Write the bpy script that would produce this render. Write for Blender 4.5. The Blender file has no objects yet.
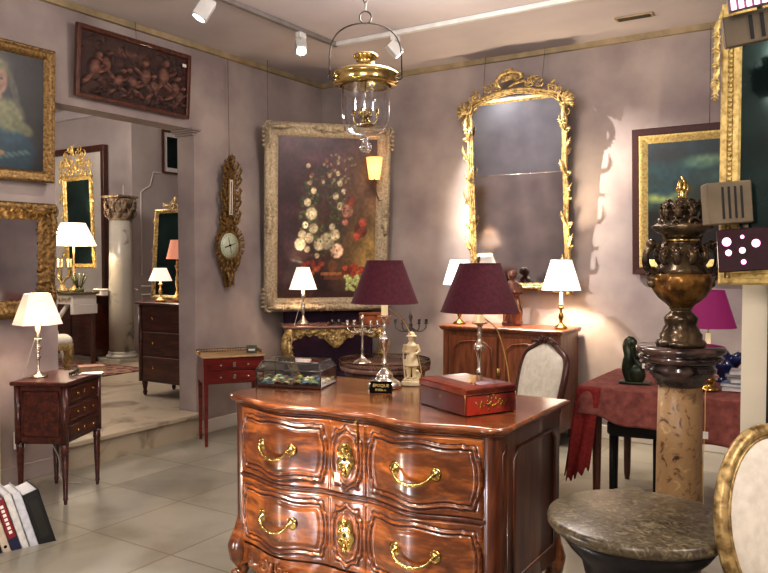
import bpy, math, random
import numpy as np
from mathutils import Vector, Matrix, Euler
R=math.radians; PI=math.pi
S=bpy.context.scene; COL=S.collection
random.seed(7)

# ---------------------------------------------------------------- helpers
def lin(c):
    return tuple(((v/12.92) if v<=.04045 else ((v+.055)/1.055)**2.4) for v in c[:3])
def rgb(r,g,b): return lin((r/255,g/255,b/255))+(1,)

class MB:
    """collects shapes into one mesh"""
    def __init__(s): s.v=[]; s.f=[]; s.m=[]; s.sm=[]; s.M=Matrix.Identity(4)
    def add(s,vs,fs,mat=0,smooth=False):
        o=len(s.v); M=s.M
        for v in vs: s.v.append(tuple(M@Vector(v)))
        for f in fs: s.f.append([o+i for i in f]); s.m.append(mat); s.sm.append(smooth)
    def box(s,x0,x1,y0,y1,z0,z1,mat=0,bev=0):
        if bev>0:
            b=bev
            b=min(b,(x1-x0)*.45,(y1-y0)*.45,(z1-z0)*.45)
            vs=[];idx={}
            for i,(x,sx) in enumerate(((x0,1),(x1,-1))):
                for j,(y,sy) in enumerate(((y0,1),(y1,-1))):
                    for k,(z,sz) in enumerate(((z0,1),(z1,-1))):
                        for a,p in enumerate(((x,y+sy*b,z+sz*b),(x+sx*b,y,z+sz*b),(x+sx*b,y+sy*b,z))):
                            idx[(i,j,k,a)]=len(vs); vs.append(p)
            fs=[]
            for i in (0,1):
                fs.append([idx[(i,0,0,0)],idx[(i,1,0,0)],idx[(i,1,1,0)],idx[(i,0,1,0)]][::(-1 if i==0 else 1)])
                fs.append([idx[(0,i,0,1)],idx[(1,i,0,1)],idx[(1,i,1,1)],idx[(0,i,1,1)]][::(1 if i==0 else -1)])
                fs.append([idx[(0,0,i,2)],idx[(1,0,i,2)],idx[(1,1,i,2)],idx[(0,1,i,2)]][::(-1 if i==0 else 1)])
            for i in (0,1):
                for j in (0,1):
                    fs.append([idx[(i,j,0,0)],idx[(i,j,1,0)],idx[(i,j,1,1)],idx[(i,j,0,1)]])
                    fs.append([idx[(i,0,j,0)],idx[(i,1,j,0)],idx[(i,1,j,2)],idx[(i,0,j,2)]])
                    fs.append([idx[(0,i,j,1)],idx[(1,i,j,1)],idx[(1,i,j,2)],idx[(0,i,j,2)]])
                    for k in (0,1): fs.append([idx[(i,j,k,0)],idx[(i,j,k,1)],idx[(i,j,k,2)]])
            s.add(vs,fs,mat)
            return
        vs=[(x,y,z) for x in (x0,x1) for y in (y0,y1) for z in (z0,z1)]
        s.add(vs,[(0,1,3,2),(4,6,7,5),(0,4,5,1),(2,3,7,6),(0,2,6,4),(1,5,7,3)],mat)
    def quad(s,a,b,c,d,mat=0): s.add([a,b,c,d],[(0,1,2,3)],mat)
    def lathe(s,prof,n=32,mat=0,cx=0,cy=0,cz=0,fx=1,fy=1,smooth=True,fn=None,cap=True):
        vs=[];fs=[]
        for (r,z) in prof:
            for i in range(n):
                a=2*PI*i/n; rr=r*(fn(a,z) if fn else 1)
                vs.append((cx+rr*math.cos(a)*fx,cy+rr*math.sin(a)*fy,cz+z))
        for k in range(len(prof)-1):
            for i in range(n):
                j=(i+1)%n
                fs.append((k*n+i,k*n+j,(k+1)*n+j,(k+1)*n+i))
        if cap:
            if prof[0][0]>1e-4: fs.append(tuple(range(n))[::-1])
            if prof[-1][0]>1e-4: fs.append(tuple(range((len(prof)-1)*n,len(prof)*n)))
        s.add(vs,fs,mat,smooth)
    def tube(s,pts,rad,n=8,mat=0,closed=False,flat=1,up=None):
        P=[Vector(p) for p in pts]; L=len(P)
        if L<2: return
        if not hasattr(rad,'__len__'): rad=[rad]*L
        vs=[];fs=[]; nrm=None
        for i in range(L):
            if closed: t=P[(i+1)%L]-P[i-1]
            else: t=P[min(i+1,L-1)]-P[max(i-1,0)]
            if t.length<1e-9: t=Vector((0,0,1))
            t.normalize()
            if up is not None: nrm=Vector(up)
            elif nrm is None:
                nrm=Vector((0,0,1)) if abs(t.z)<.9 else Vector((1,0,0))
            nrm=(nrm-t*nrm.dot(t))
            if nrm.length<1e-6: nrm=t.orthogonal()
            nrm.normalize(); b=t.cross(nrm)
            for k in range(n):
                a=2*PI*k/n
                vs.append(tuple(P[i]+nrm*math.cos(a)*rad[i]*flat+b*math.sin(a)*rad[i]))
        m=L if closed else L-1
        for i in range(m):
            i2=(i+1)%L
            for k in range(n):
                k2=(k+1)%n; fs.append((i*n+k,i*n+k2,i2*n+k2,i2*n+k))
        if not closed: fs.append(tuple(range(n))[::-1]); fs.append(tuple(range((L-1)*n,L*n)))
        s.add(vs,fs,mat,True)
    def ball(s,c,r,n=12,mat=0,sx=1,sy=1,sz=1):
        m=max(6,n//2+2); vs=[];fs=[]
        prof=[(math.sin(PI*k/m),-math.cos(PI*k/m)) for k in range(m+1)]
        for (rr,z) in prof:
            for i in range(n):
                a=2*PI*i/n; vs.append((c[0]+r*sx*rr*math.cos(a),c[1]+r*sy*rr*math.sin(a),c[2]+r*sz*z))
        for k in range(m):
            for i in range(n):
                j=(i+1)%n; fs.append((k*n+i,k*n+j,(k+1)*n+j,(k+1)*n+i))
        s.add(vs,fs,mat,True)
    def prism(s,poly,z0,z1,mat=0,smooth=False):
        n=len(poly)
        vs=[(x,y,z0) for x,y in poly]+[(x,y,z1) for x,y in poly]
        s.add(vs,[tuple(range(n))[::-1],tuple(range(n,2*n))],mat)
        s.add(vs,[(i,(i+1)%n,n+(i+1)%n,n+i) for i in range(n)],mat,smooth)
    def rings(s,rings,mat=0,smooth=True,cap=True):
        """rings: list of equally long point lists"""
        n=len(rings[0]); vs=[p for r in rings for p in r]; fs=[]
        for k in range(len(rings)-1):
            for i in range(n):
                j=(i+1)%n; fs.append((k*n+i,k*n+j,(k+1)*n+j,(k+1)*n+i))
        s.add(vs,fs,mat,smooth)
        if cap: s.add(vs,[tuple(range(n))[::-1],tuple(range((len(rings)-1)*n,len(rings)*n))],mat)
    def grid(s,nx,ny,fn,mat=0,smooth=True):
        vs=[fn(i/(nx-1),j/(ny-1)) for j in range(ny) for i in range(nx)]
        s.add(vs,[(j*nx+i,j*nx+i+1,(j+1)*nx+i+1,(j+1)*nx+i) for j in range(ny-1) for i in range(nx-1)],mat,smooth)
    def scroll(s,c,r,turns=1.4,flip=1,a0=0,w=.3,n=26,mat=0,depth=0,seg=6):
        """C / S scroll in the XZ plane, facing -Y"""
        pts=[];rad=[]
        for i in range(n):
            t=i/(n-1); rr=r*(1-t)**.85+r*.10
            a=a0+flip*t*turns*2*PI
            pts.append((c[0]+rr*math.cos(a),c[1]-depth-t*r*.35,c[2]+rr*math.sin(a)))
            rad.append(r*w*(1-.55*t)*(.35+.65*min(1,t*5)))
        s.tube(pts,rad,seg,mat)
        s.ball((c[0],c[1]-depth-r*.4,c[2]),r*w*.75,8,mat)
    def leaf(s,p,ang,L,w,mat=0,curl=.25,n=8,bend=0):
        """acanthus-like leaf in the XZ plane from p in direction ang"""
        pts=[];rad=[]
        for i in range(n):
            t=i/(n-1); a=ang+bend*t
            pts.append((p[0]+L*t*math.cos(a),p[1]-curl*L*math.sin(t*PI)*.8-.002,p[2]+L*t*math.sin(a)))
            rad.append(w*(.25+math.sin(PI*min(1,t*.9+.1))**.7*.75)*(1-.35*t)+.0005)
        s.tube(pts,rad,6,mat,flat=.45,up=(0,-1,0))
        for i in (2,4,5):
            t=i/(n-1)
            for sg in (-1,1):
                q=pts[i]; aa=ang+bend*t+sg*.9
                s.tube([q,(q[0]+w*1.5*math.cos(aa),q[1],q[2]+w*1.5*math.sin(aa))],[rad[i]*.55,rad[i]*.15],5,mat)
    def frame(s,w,h,prof,mat=0,disp=None,seg=.02,cx=0,cz=0):
        """mitred picture frame in the XZ plane facing -Y. prof=[(inset,front)], outer size w x h"""
        per=[]
        cs=[(-w/2,-h/2),(w/2,-h/2),(w/2,h/2),(-w/2,h/2)]
        tot=0
        for k in range(4):
            a=cs[k];b=cs[(k+1)%4]; L=math.hypot(b[0]-a[0],b[1]-a[1]); n=max(2,int(L/seg))
            for i in range(n):
                t=i/n; per.append((k,t,tot+t*L,L))
            tot+=L
        rings=[]
        for (ins,fr) in prof:
            ring=[]
            for (k,t,u,L) in per:
                W=w/2-ins;Hh=h/2-ins
                c2=[(-W,-Hh),(W,-Hh),(W,Hh),(-W,Hh)]
                a=c2[k];b=c2[(k+1)%4]
                x=a[0]+(b[0]-a[0])*t; z=a[1]+(b[1]-a[1])*t
                d=disp(u,ins,k,t) if disp else 0
                ring.append((x+cx,-fr-d,z+cz))
            rings.append(ring)
        n=len(per); vs=[p for r in rings for p in r]; fs=[]
        for k in range(len(rings)-1):
            for i in range(n):
                j=(i+1)%n; fs.append((k*n+i,k*n+j,(k+1)*n+j,(k+1)*n+i))
        s.add(vs,fs,mat,bool(disp))
    def build(s,name,mats,parent=None,**kw):
        me=bpy.data.meshes.new(name); me.from_pydata(s.v,[],s.f)
        if not isinstance(mats,(list,tuple)): mats=[mats]
        for m in mats: me.materials.append(m)
        me.polygons.foreach_set('material_index',s.m); me.polygons.foreach_set('use_smooth',s.sm)
        me.validate(); me.update()
        o=bpy.data.objects.new(name,me); COL.objects.link(o)
        if parent is not None: o.parent=parent
        for k,v in kw.items(): o[k]=v
        return o

def tag(o,label,cat,group=None,kind=None):
    o['label']=label; o['category']=cat
    if group: o['group']=group
    if kind: o['kind']=kind
    return o
def thing(name,label,cat,loc=(0,0,0),rotz=0,tilt=0,group=None):
    o=bpy.data.objects.new(name,None); COL.objects.link(o); o.empty_display_size=.05
    o.location=loc; o.rotation_mode='XYZ'
    o.rotation_euler=(tilt,0,rotz)
    return tag(o,label,cat,group)
def struct(mb,name,mat):
    o=mb.build(name,mat); o['kind']='structure'; return o
def dup(root,loc,rotz=None,label=None,group=None,scale=None):
    def cp(o,par):
        c=o.copy(); COL.objects.link(c)
        if par is not None: c.parent=par
        for ch in list(o.children): cp(ch,c)
        return c
    r=cp(root,None); r.location=loc
    if rotz is not None: r.rotation_euler=(root.rotation_euler[0],0,rotz)
    if label: r['label']=label
    if group: r['group']=group
    if scale: r.scale=scale
    return r
def sweep(a,b,t): return a+(b-a)*t

# ---------------------------------------------------------------- materials
def newmat(name):
    m=bpy.data.materials.new(name); m.use_nodes=True
    nt=m.node_tree; b=nt.nodes['Principled BSDF']; return m,nt,b
def N(nt,t,**kw):
    n=nt.nodes.new(t)
    for k,v in kw.items():
        if k in n.inputs: n.inputs[k].default_value=v
        else: setattr(n,k,v)
    return n
def ramp(nt,src,stops):
    r=nt.nodes.new('ShaderNodeValToRGB'); e=r.color_ramp.elements
    while len(e)<len(stops): e.new(.5)
    for i,(p,c) in enumerate(stops): e[i].position=p; e[i].color=c
    nt.links.new(src,r.inputs[0]); return r.outputs[0]
def coords(nt,scale=(1,1,1),rot=(0,0,0)):
    tc=nt.nodes.new('ShaderNodeTexCoord'); mp=nt.nodes.new('ShaderNodeMapping')
    mp.inputs['Scale'].default_value=scale; mp.inputs['Rotation'].default_value=rot
    nt.links.new(tc.outputs['Object'],mp.inputs[0]); return mp.outputs[0]
def bump(nt,b,h,strength=.3,dist=.01):
    bp=nt.nodes.new('ShaderNodeBump'); bp.inputs['Strength'].default_value=strength; bp.inputs['Distance'].default_value=dist
    nt.links.new(h,bp.inputs['Height']); nt.links.new(bp.outputs[0],b.inputs['Normal'])
def mottled(name,c1,c2,scale=3,rough=.8,metal=0,bs=0,bscale=30,detail=4,lo=.35,hi=.65,coat=0,spec=.5):
    m,nt,b=newmat(name); co=coords(nt)
    n=N(nt,'ShaderNodeTexNoise',Scale=scale,Detail=detail); nt.links.new(co,n.inputs[0])
    nt.links.new(ramp(nt,n.outputs[0],[(lo,c1),(hi,c2)]),b.inputs['Base Color'])
    b.inputs['Roughness'].default_value=rough; b.inputs['Metallic'].default_value=metal
    b.inputs['Coat Weight'].default_value=coat; b.inputs['Specular IOR Level'].default_value=spec
    if bs:
        n2=N(nt,'ShaderNodeTexNoise',Scale=bscale,Detail=3); nt.links.new(co,n2.inputs[0]); bump(nt,b,n2.outputs[0],bs,.004)
    return m
def wood(name,dark,mid,light,scale=1,rough=.3,coat=.4,axis='x',fig=1):
    m,nt,b=newmat(name)
    sc={'x':(1.2,9,9),'z':(9,9,1.2),'y':(9,1.2,9)}[axis]
    co=coords(nt,tuple(v*scale for v in sc))
    n=N(nt,'ShaderNodeTexNoise',Scale=2.2,Detail=6,Distortion=1.2*fig); nt.links.new(co,n.inputs[0])
    n2=N(nt,'ShaderNodeTexNoise',Scale=11,Detail=5,Distortion=.3); nt.links.new(co,n2.inputs[0])
    mx=N(nt,'ShaderNodeMath',operation='ADD'); s2=N(nt,'ShaderNodeMath',operation='MULTIPLY'); s2.inputs[1].default_value=.35
    nt.links.new(n2.outputs[0],s2.inputs[0]); nt.links.new(n.outputs[0],mx.inputs[0]); nt.links.new(s2.outputs[0],mx.inputs[1])
    nt.links.new(ramp(nt,mx.outputs[0],[(.42,dark),(.66,mid),(.9,light)]),b.inputs['Base Color'])
    b.inputs['Roughness'].default_value=rough; b.inputs['Coat Weight'].default_value=coat; b.inputs['Coat Roughness'].default_value=.14
    bump(nt,b,n2.outputs[0],.06,.003)
    return m
def marble(name,base,vein,c3,scale=4,rough=.25,lo=.45,hi=.6):
    m,nt,b=newmat(name); co=coords(nt)
    n=N(nt,'ShaderNodeTexNoise',Scale=scale,Detail=8,Distortion=1.5); nt.links.new(co,n.inputs[0])
    nt.links.new(ramp(nt,n.outputs[0],[(.3,vein),(lo,base),(hi,base),(.75,c3)]),b.inputs['Base Color'])
    b.inputs['Roughness'].default_value=rough; return m
def metal(name,c,rough=.25,c2=None,bs=0,bscale=60,scale=14):
    return mottled(name,c2 or c,c,scale,rough,1,bs,bscale)
def emis(name,c,base,strength,rough=.8):
    m,nt,b=newmat(name); b.inputs['Base Color'].default_value=base
    b.inputs['Emission Color'].default_value=c; b.inputs['Emission Strength'].default_value=strength
    b.inputs['Roughness'].default_value=rough; return m
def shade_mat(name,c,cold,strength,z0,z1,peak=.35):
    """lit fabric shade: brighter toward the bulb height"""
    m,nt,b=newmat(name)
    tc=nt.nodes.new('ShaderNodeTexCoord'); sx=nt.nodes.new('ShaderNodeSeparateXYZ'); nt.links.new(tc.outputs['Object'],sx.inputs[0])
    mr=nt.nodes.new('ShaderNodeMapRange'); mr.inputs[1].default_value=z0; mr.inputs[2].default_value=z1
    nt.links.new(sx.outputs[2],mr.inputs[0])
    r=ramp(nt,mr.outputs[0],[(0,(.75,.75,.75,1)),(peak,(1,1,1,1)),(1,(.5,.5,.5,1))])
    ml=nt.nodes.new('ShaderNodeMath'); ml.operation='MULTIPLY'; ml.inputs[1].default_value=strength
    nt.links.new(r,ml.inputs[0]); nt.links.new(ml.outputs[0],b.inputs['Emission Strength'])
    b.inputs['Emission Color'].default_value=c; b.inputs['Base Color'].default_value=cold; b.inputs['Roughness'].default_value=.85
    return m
def vcol(name,rough=.5,bs=0,coat=0):
    m,nt,b=newmat(name); a=nt.nodes.new('ShaderNodeVertexColor'); a.layer_name='Col'
    nt.links.new(a.outputs[0],b.inputs['Base Color']); b.inputs['Roughness'].default_value=rough; b.inputs['Coat Weight'].default_value=coat
    if bs:
        n=N(nt,'ShaderNodeTexNoise',Scale=50); nt.links.new(coords(nt),n.inputs[0]); bump(nt,b,n.outputs[0],bs,.003)
    return m
def glass(name,c=(1,1,1,1),rough=.0,ior=1.45,alpha=1):
    m,nt,b=newmat(name); b.inputs['Base Color'].default_value=c; b.inputs['Transmission Weight'].default_value=1
    b.inputs['Roughness'].default_value=rough; b.inputs['IOR'].default_value=ior; return m
def pane(name,c=(1,1,1,1),amt=.12):
    """thin clear glass: mostly transparent with a gloss"""
    m,nt,b=newmat(name); out=nt.nodes['Material Output']; nt.nodes.remove(b)
    t=nt.nodes.new('ShaderNodeBsdfTransparent'); t.inputs[0].default_value=c
    g=nt.nodes.new('ShaderNodeBsdfGlossy'); g.inputs['Roughness'].default_value=.03
    fr=nt.nodes.new('ShaderNodeLayerWeight'); fr.inputs[0].default_value=.35
    ad=N(nt,'ShaderNodeMath',operation='MULTIPLY_ADD'); ad.inputs[1].default_value=.6; ad.inputs[2].default_value=amt
    nt.links.new(fr.outputs['Facing'],ad.inputs[0])
    mx=nt.nodes.new('ShaderNodeMixShader'); nt.links.new(ad.outputs[0],mx.inputs[0]); nt.links.new(t.outputs[0],mx.inputs[1]); nt.links.new(g.outputs[0],mx.inputs[2])
    nt.links.new(mx.outputs[0],out.inputs[0]); return m

M={}
M['wall']=mottled('wall_plaster',rgb(138,126,126),rgb(174,162,156),1.6,.9,0,.1,60,6)
M['wall_far']=mottled('far_wall_plaster',rgb(164,154,152),rgb(184,174,170),1.2,.9)
M['cream']=mottled('cream_paint',rgb(205,198,178),rgb(222,214,192),3,.6)
M['white']=mottled('white_paint',rgb(205,200,192),rgb(222,216,208),3,.55)
M['ceil']=mottled('ceiling_paint',rgb(178,170,172),rgb(198,190,190),.9,.9)
M['black']=mottled('black_paint',rgb(8,8,9),rgb(16,15,16),5,.5)
M['beige_trim']=mottled('beige_trim',rgb(140,126,96),rgb(168,150,118),8,.6)
def floor_mat():
    m,nt,b=newmat('limestone_floor'); co=coords(nt)
    br=N(nt,'ShaderNodeTexBrick',Scale=1.0); br.offset=.0; br.squash=1
    br.inputs['Color1'].default_value=rgb(142,138,126); br.inputs['Color2'].default_value=rgb(160,156,143)
    br.inputs['Mortar'].default_value=rgb(128,118,98); br.inputs['Mortar Size'].default_value=.006; br.inputs['Brick Width'].default_value=.62; br.inputs['Row Height'].default_value=.62
    nt.links.new(co,br.inputs[0])
    n=N(nt,'ShaderNodeTexNoise',Scale=2.6,Detail=8,Distortion=.6); nt.links.new(co,n.inputs[0])
    r=ramp(nt,n.outputs[0],[(.3,(.62,.6,.55,1)),(.6,(1.0,1.0,1.0,1))])
    mx=nt.nodes.new('ShaderNodeMixRGB'); mx.blend_type='MULTIPLY'; mx.inputs[0].default_value=.8
    nt.links.new(br.outputs[0],mx.inputs[1]); nt.links.new(r,mx.inputs[2]); nt.links.new(mx.outputs[0],b.inputs['Base Color'])
    b.inputs['Roughness'].default_value=.28; bump(nt,b,br.outputs[1],.15,-.004)
    return m
M['floor']=floor_mat()
M['step']=marble('step_stone',rgb(172,160,140),rgb(120,104,86),rgb(184,174,156),2.2,.35)
M['comm']=wood('walnut_polished',rgb(50,21,8),rgb(92,47,15),rgb(150,86,32),.8,.28,.7,'x',.8)
M['comm_groove_shade']=mottled('walnut_recess_shade',rgb(44,15,8),rgb(64,24,12),12,.4)  # shade in the moulding grooves, put into this darker walnut colour
M['comm_top']=wood('walnut_top',rgb(66,32,16),rgb(106,58,30),rgb(144,90,52),.9,.22,.7,'x',1)
M['comm_dark']=wood('walnut_dark',rgb(36,15,8),rgb(68,32,16),rgb(98,52,27),.9,.32,.4,'z',1)
M['mahog']=wood('mahogany_dark',rgb(34,12,9),rgb(66,26,17),rgb(96,42,26),1.3,.3,.4,'x')
M['redmahog']=wood('mahogany_red',rgb(48,8,8),rgb(92,20,16),rgb(120,34,24),1.3,.28,.5,'x')
M['sidewood']=wood('cherry_sideboard',rgb(70,36,20),rgb(112,62,36),rgb(138,84,50),1.1,.35,.3,'z')
M['darkwood']=wood('dark_carved_wood',rgb(40,18,11),rgb(74,36,22),rgb(100,54,32),2,.35,.3,'z')
M['tan_top']=mottled('tan_leather_top',rgb(150,122,84),rgb(178,146,104),12,.4,coat=.2)
M['brass']=metal('aged_brass',rgb(206,172,92),.22,rgb(140,108,48))
M['brass_hi']=metal('polished_brass',rgb(222,200,136),.18,rgb(180,154,92))
M['silver']=metal('silver_plate',rgb(228,220,206),.26,rgb(186,178,166))
M['pewter']=metal('dull_pewter',rgb(120,116,112),.3,rgb(66,62,60))
M['gilt']=mottled('gilt_wood',rgb(104,80,42),rgb(204,178,122),40,.4,.5,.35,90,4,.3,.6)
M['gilt_lt']=mottled('pale_gilt',rgb(168,142,84),rgb(216,194,128),60,.5,.35,.35,80,4,.3,.6)
M['gilt_dk']=mottled('dark_gilt',rgb(74,54,28),rgb(140,110,62),60,.45,.5,.35,80,4,.32,.62)
M['gilt_gr']=mottled('grey_gilt',rgb(138,124,102),rgb(178,164,138),50,.6,.15,.4,70,4,.32,.62)
M['mirror']=metal('old_mirror_glass',rgb(222,218,220),.08,rgb(200,198,204),0,1,5)
M['mirror_up']=metal('upper_mirror_glass',rgb(206,214,228),.12,rgb(184,192,208),0,1,5)
M['mirror_dk']=mottled('dark_mirror_glass',rgb(20,34,34),rgb(40,62,58),3,.08,.6)
M['cream_fab']=mottled('cream_upholstery',rgb(212,207,192),rgb(228,223,208),30,.9,0,.2,150)
M['purple_shade']=mottled('aubergine_silk',rgb(64,12,28),rgb(80,18,38),60,.85,0,.15,200)
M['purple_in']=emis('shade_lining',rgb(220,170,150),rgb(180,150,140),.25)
M['ivory']=mottled('ivory',rgb(222,208,166),rgb(240,228,190),25,.45)
M['candle']=emis('candle_sleeve',rgb(240,220,170),rgb(232,220,184),.35)
M['cord']=mottled('gold_cord',rgb(190,160,90),rgb(208,180,112),40,.6)
M['whitecord']=mottled('white_cord',rgb(190,184,176),rgb(206,200,190),40,.6)
M['wire']=mottled('picture_wire',rgb(92,80,70),rgb(112,98,84),30,.6)
M['card']=mottled('white_card',rgb(214,212,206),rgb(226,224,218),30,.7)
M['sign']=mottled('black_card',rgb(10,9,8),rgb(14,13,12),30,.9,spec=.1)
M['signtext']=emis('gold_lettering',rgb(210,180,110),rgb(214,190,120),.15)
M['redbox']=mottled('red_tortoiseshell',rgb(84,14,10),rgb(158,40,22),9,.2,0,0,1,6,.4,.62,coat=.8)
M['redbox_dk']=mottled('dark_red_lacquer',rgb(62,16,14),rgb(92,26,20),9,.22,coat=.8)
M['redbox_top']=mottled('polished_box_lid',rgb(96,34,24),rgb(132,56,36),9,.16,coat=1)
M['redcloth']=mottled('red_damask',rgb(112,58,52),rgb(140,82,72),22,.85,0,.4,60)
M['redfringe']=mottled('red_fringe',rgb(110,22,20),rgb(140,34,28),60,.8,0,.5,120)
M['darkgreen']=mottled('dark_green_bronze',rgb(30,38,28),rgb(66,76,54),9,.32,.4,.2,40)
M['urn']=mottled('bronze_urn_patina',rgb(44,34,26),rgb(116,98,72),14,.24,.5,.25,50,5,.35,.7)
M['urn_gilt']=mottled('gilt_bronze_urn',rgb(78,52,24),rgb(166,124,62),22,.3,.6,.25,60)
M['capital']=mottled('dark_marble_capital',rgb(36,26,26),rgb(96,74,66),14,.16,.1,.15,40,6,.4,.66,coat=.6)
M['shaft']=marble('brown_breccia_shaft',rgb(160,130,92),rgb(78,50,36),rgb(196,170,126),18,.4,.44,.6)
M['slab']=marble('grey_brown_marble',rgb(92,82,62),rgb(36,32,28),rgb(150,142,116),38,.3,.46,.52)
M['slab_dk']=mottled('dark_pedestal',rgb(22,20,24),rgb(44,40,42),8,.35,.2,.1,20)
M['colmarble']=marble('pale_grey_marble',rgb(168,162,150),rgb(112,108,104),rgb(190,184,172),3.4,.3,.42,.62)
M['pink_marble']=marble('pinkish_marble_top',rgb(130,98,88),rgb(84,58,52),rgb(168,140,126),9,.2)
M['velvet']=mottled('purple_velvet',rgb(32,12,36),rgb(58,26,60),10,.8)
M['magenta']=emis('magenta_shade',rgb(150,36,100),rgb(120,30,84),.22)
M['bluepot']=mottled('cobalt_porcelain',rgb(10,22,60),rgb(18,40,96),8,.15,coat=.6)
M['paper']=mottled('paper_white',rgb(196,200,204),rgb(216,218,220),9,.7)
M['paperblue']=mottled('paper_blue',rgb(96,120,150),rgb(140,160,184),9,.6)
M['trackwhite']=mottled('white_enamel',rgb(190,190,188),rgb(206,206,202),10,.35)
M['trackgrey']=mottled('grey_rail',rgb(112,106,104),rgb(130,124,120),10,.4)
M['beigebox']=mottled('beige_enamel',rgb(94,84,66),rgb(110,98,78),10,.45)
M['spotface']=emis('spot_glow',(1,.97,.92,1),(1,1,1,1),14)
M['spotface_dim']=emis('spot_glow_dim',(.9,.97,1,1),(1,1,1,1),3)
M['bulb']=emis('bulb_glow',(1,.82,.55,1),(1,1,1,1),18)
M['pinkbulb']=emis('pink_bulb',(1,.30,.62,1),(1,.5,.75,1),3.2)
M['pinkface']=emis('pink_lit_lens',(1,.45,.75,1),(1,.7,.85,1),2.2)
M['darkglass']=mottled('dark_lens',rgb(30,8,18),rgb(50,14,30),6,.08,coat=1)
M['lantern_glass']=pane('lantern_glass',(.96,.97,1,1),.10)
M['case_glass']=pane('case_glass',(.80,.84,.80,1),.06)
M['canvas']=vcol('oil_paint',.38,.25,.15)
M['relief']=vcol('carved_terracotta',.7,.2)
M['porcelain']=mottled('white_porcelain',rgb(206,200,190),rgb(226,220,210),10,.2)
M['rug']=None
def rug_mat():
    m,nt,b=newmat('oriental_rug'); co=coords(nt)
    v=N(nt,'ShaderNodeTexVoronoi',Scale=9); nt.links.new(co,v.inputs[0])
    n=N(nt,'ShaderNodeTexNoise',Scale=14,Detail=3); nt.links.new(co,n.inputs[0])
    mx=N(nt,'ShaderNodeMath',operation='ADD'); nt.links.new(v.outputs[0],mx.inputs[0]); nt.links.new(n.outputs[0],mx.inputs[1])
    nt.links.new(ramp(nt,mx.outputs[0],[(.4,rgb(70,24,26)),(.7,rgb(120,56,50)),(.85,rgb(40,36,56)),(1,rgb(150,116,96))]),b.inputs['Base Color'])
    b.inputs['Roughness'].default_value=.95; return m
M['rug']=rug_mat()
def two(name,c): return mottled(name,tuple(v*.75 for v in c[:3])+(1,),c,25,.5)

# ---------------------------------------------------------------- raster painter for pictures
class Pic:
    def __init__(s,w,h,bg): s.w=w; s.h=h; s.a=np.zeros((h,w,3)); s.a[:]=np.array(bg)/255.; s.yy,s.xx=np.mgrid[0:h,0:w]; s.xx=s.xx/(w-1); s.yy=s.yy/(h-1); s.H=np.zeros((h,w)); s.asp=w/h
    def noise(s,amt,cell=6,seed=1):
        r=np.random.RandomState(seed); g=r.rand(s.h//cell+3,s.w//cell+3)-.5
        yi=s.yy*(s.h-1)/cell; xi=s.xx*(s.w-1)/cell; y0=yi.astype(int);x0=xi.astype(int);fy=yi-y0;fx=xi-x0
        v=(g[y0,x0]*(1-fx)+g[y0,x0+1]*fx)*(1-fy)+(g[y0+1,x0]*(1-fx)+g[y0+1,x0+1]*fx)*fy
        s.a=np.clip(s.a*(1+amt*v[...,None]*2),0,1); return v
    def mask(s,cx,cy,rx,ry,ang=0,soft=.25):
        dx=(s.xx-cx)*s.asp; dy=s.yy-cy; c,q=math.cos(ang),math.sin(ang)
        u=(dx*c+dy*q)/(rx*s.asp); v=(-dx*q+dy*c)/ry
        d=np.sqrt(u*u+v*v); return np.clip((1-d)/soft,0,1)
    def blob(s,cx,cy,rx,ry,col,ang=0,soft=.25,op=1,h=0):
        m=s.mask(cx,cy,rx,ry,ang,soft)*op
        s.a=s.a*(1-m[...,None])+np.array(col)/255.*m[...,None]
        if h: s.H=np.maximum(s.H,h*np.sqrt(s.mask(cx,cy,rx,ry,ang,1)))
    def rect(s,x0,x1,y0,y1,col,op=1):
        m=((s.xx>=x0)&(s.xx<=x1)&(s.yy>=y0)&(s.yy<=y1))*op
        s.a=s.a*(1-m[...,None])+np.array(col)/255.*m[...,None]
    def grad(s,top,bot,op=1):
        t=s.yy[...,None]; g=np.array(top)/255.*(1-t)+np.array(bot)/255.*t; s.a=s.a*(1-op)+g*op
    def mesh(s,name,W,H,parent,mat,cx=0,cz=0,y=0,relief=0):
        w,h=s.w,s.h
        X=(s.xx-.5)*W+cx; Z=(.5-s.yy)*H+cz; Yv=np.full_like(X,y)-s.H*relief
        vs=np.stack([X,Yv,Z],-1).reshape(-1,3)
        i=np.arange(h-1)[:,None]*w+np.arange(w-1)[None,:]
        fs=np.stack([i+w,i+w+1,i+1,i],-1).reshape(-1,4)
        me=bpy.data.meshes.new(name); me.from_pydata(vs.tolist(),[],fs.tolist())
        ca=me.color_attributes.new('Col','FLOAT_COLOR','POINT')
        c=np.clip(s.a,0,1); c=np.where(c<=.04045,c/12.92,((c+.055)/1.055)**2.4)
        ca.data.foreach_set('color',np.concatenate([c,np.ones((h,w,1))],-1).reshape(-1).astype('f'))
        if relief: me.polygons.foreach_set('use_smooth',[True]*len(me.polygons))
        me.materials.append(mat); me.update()
        o=bpy.data.objects.new(name,me); COL.objects.link(o); o.parent=parent; return o

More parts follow.
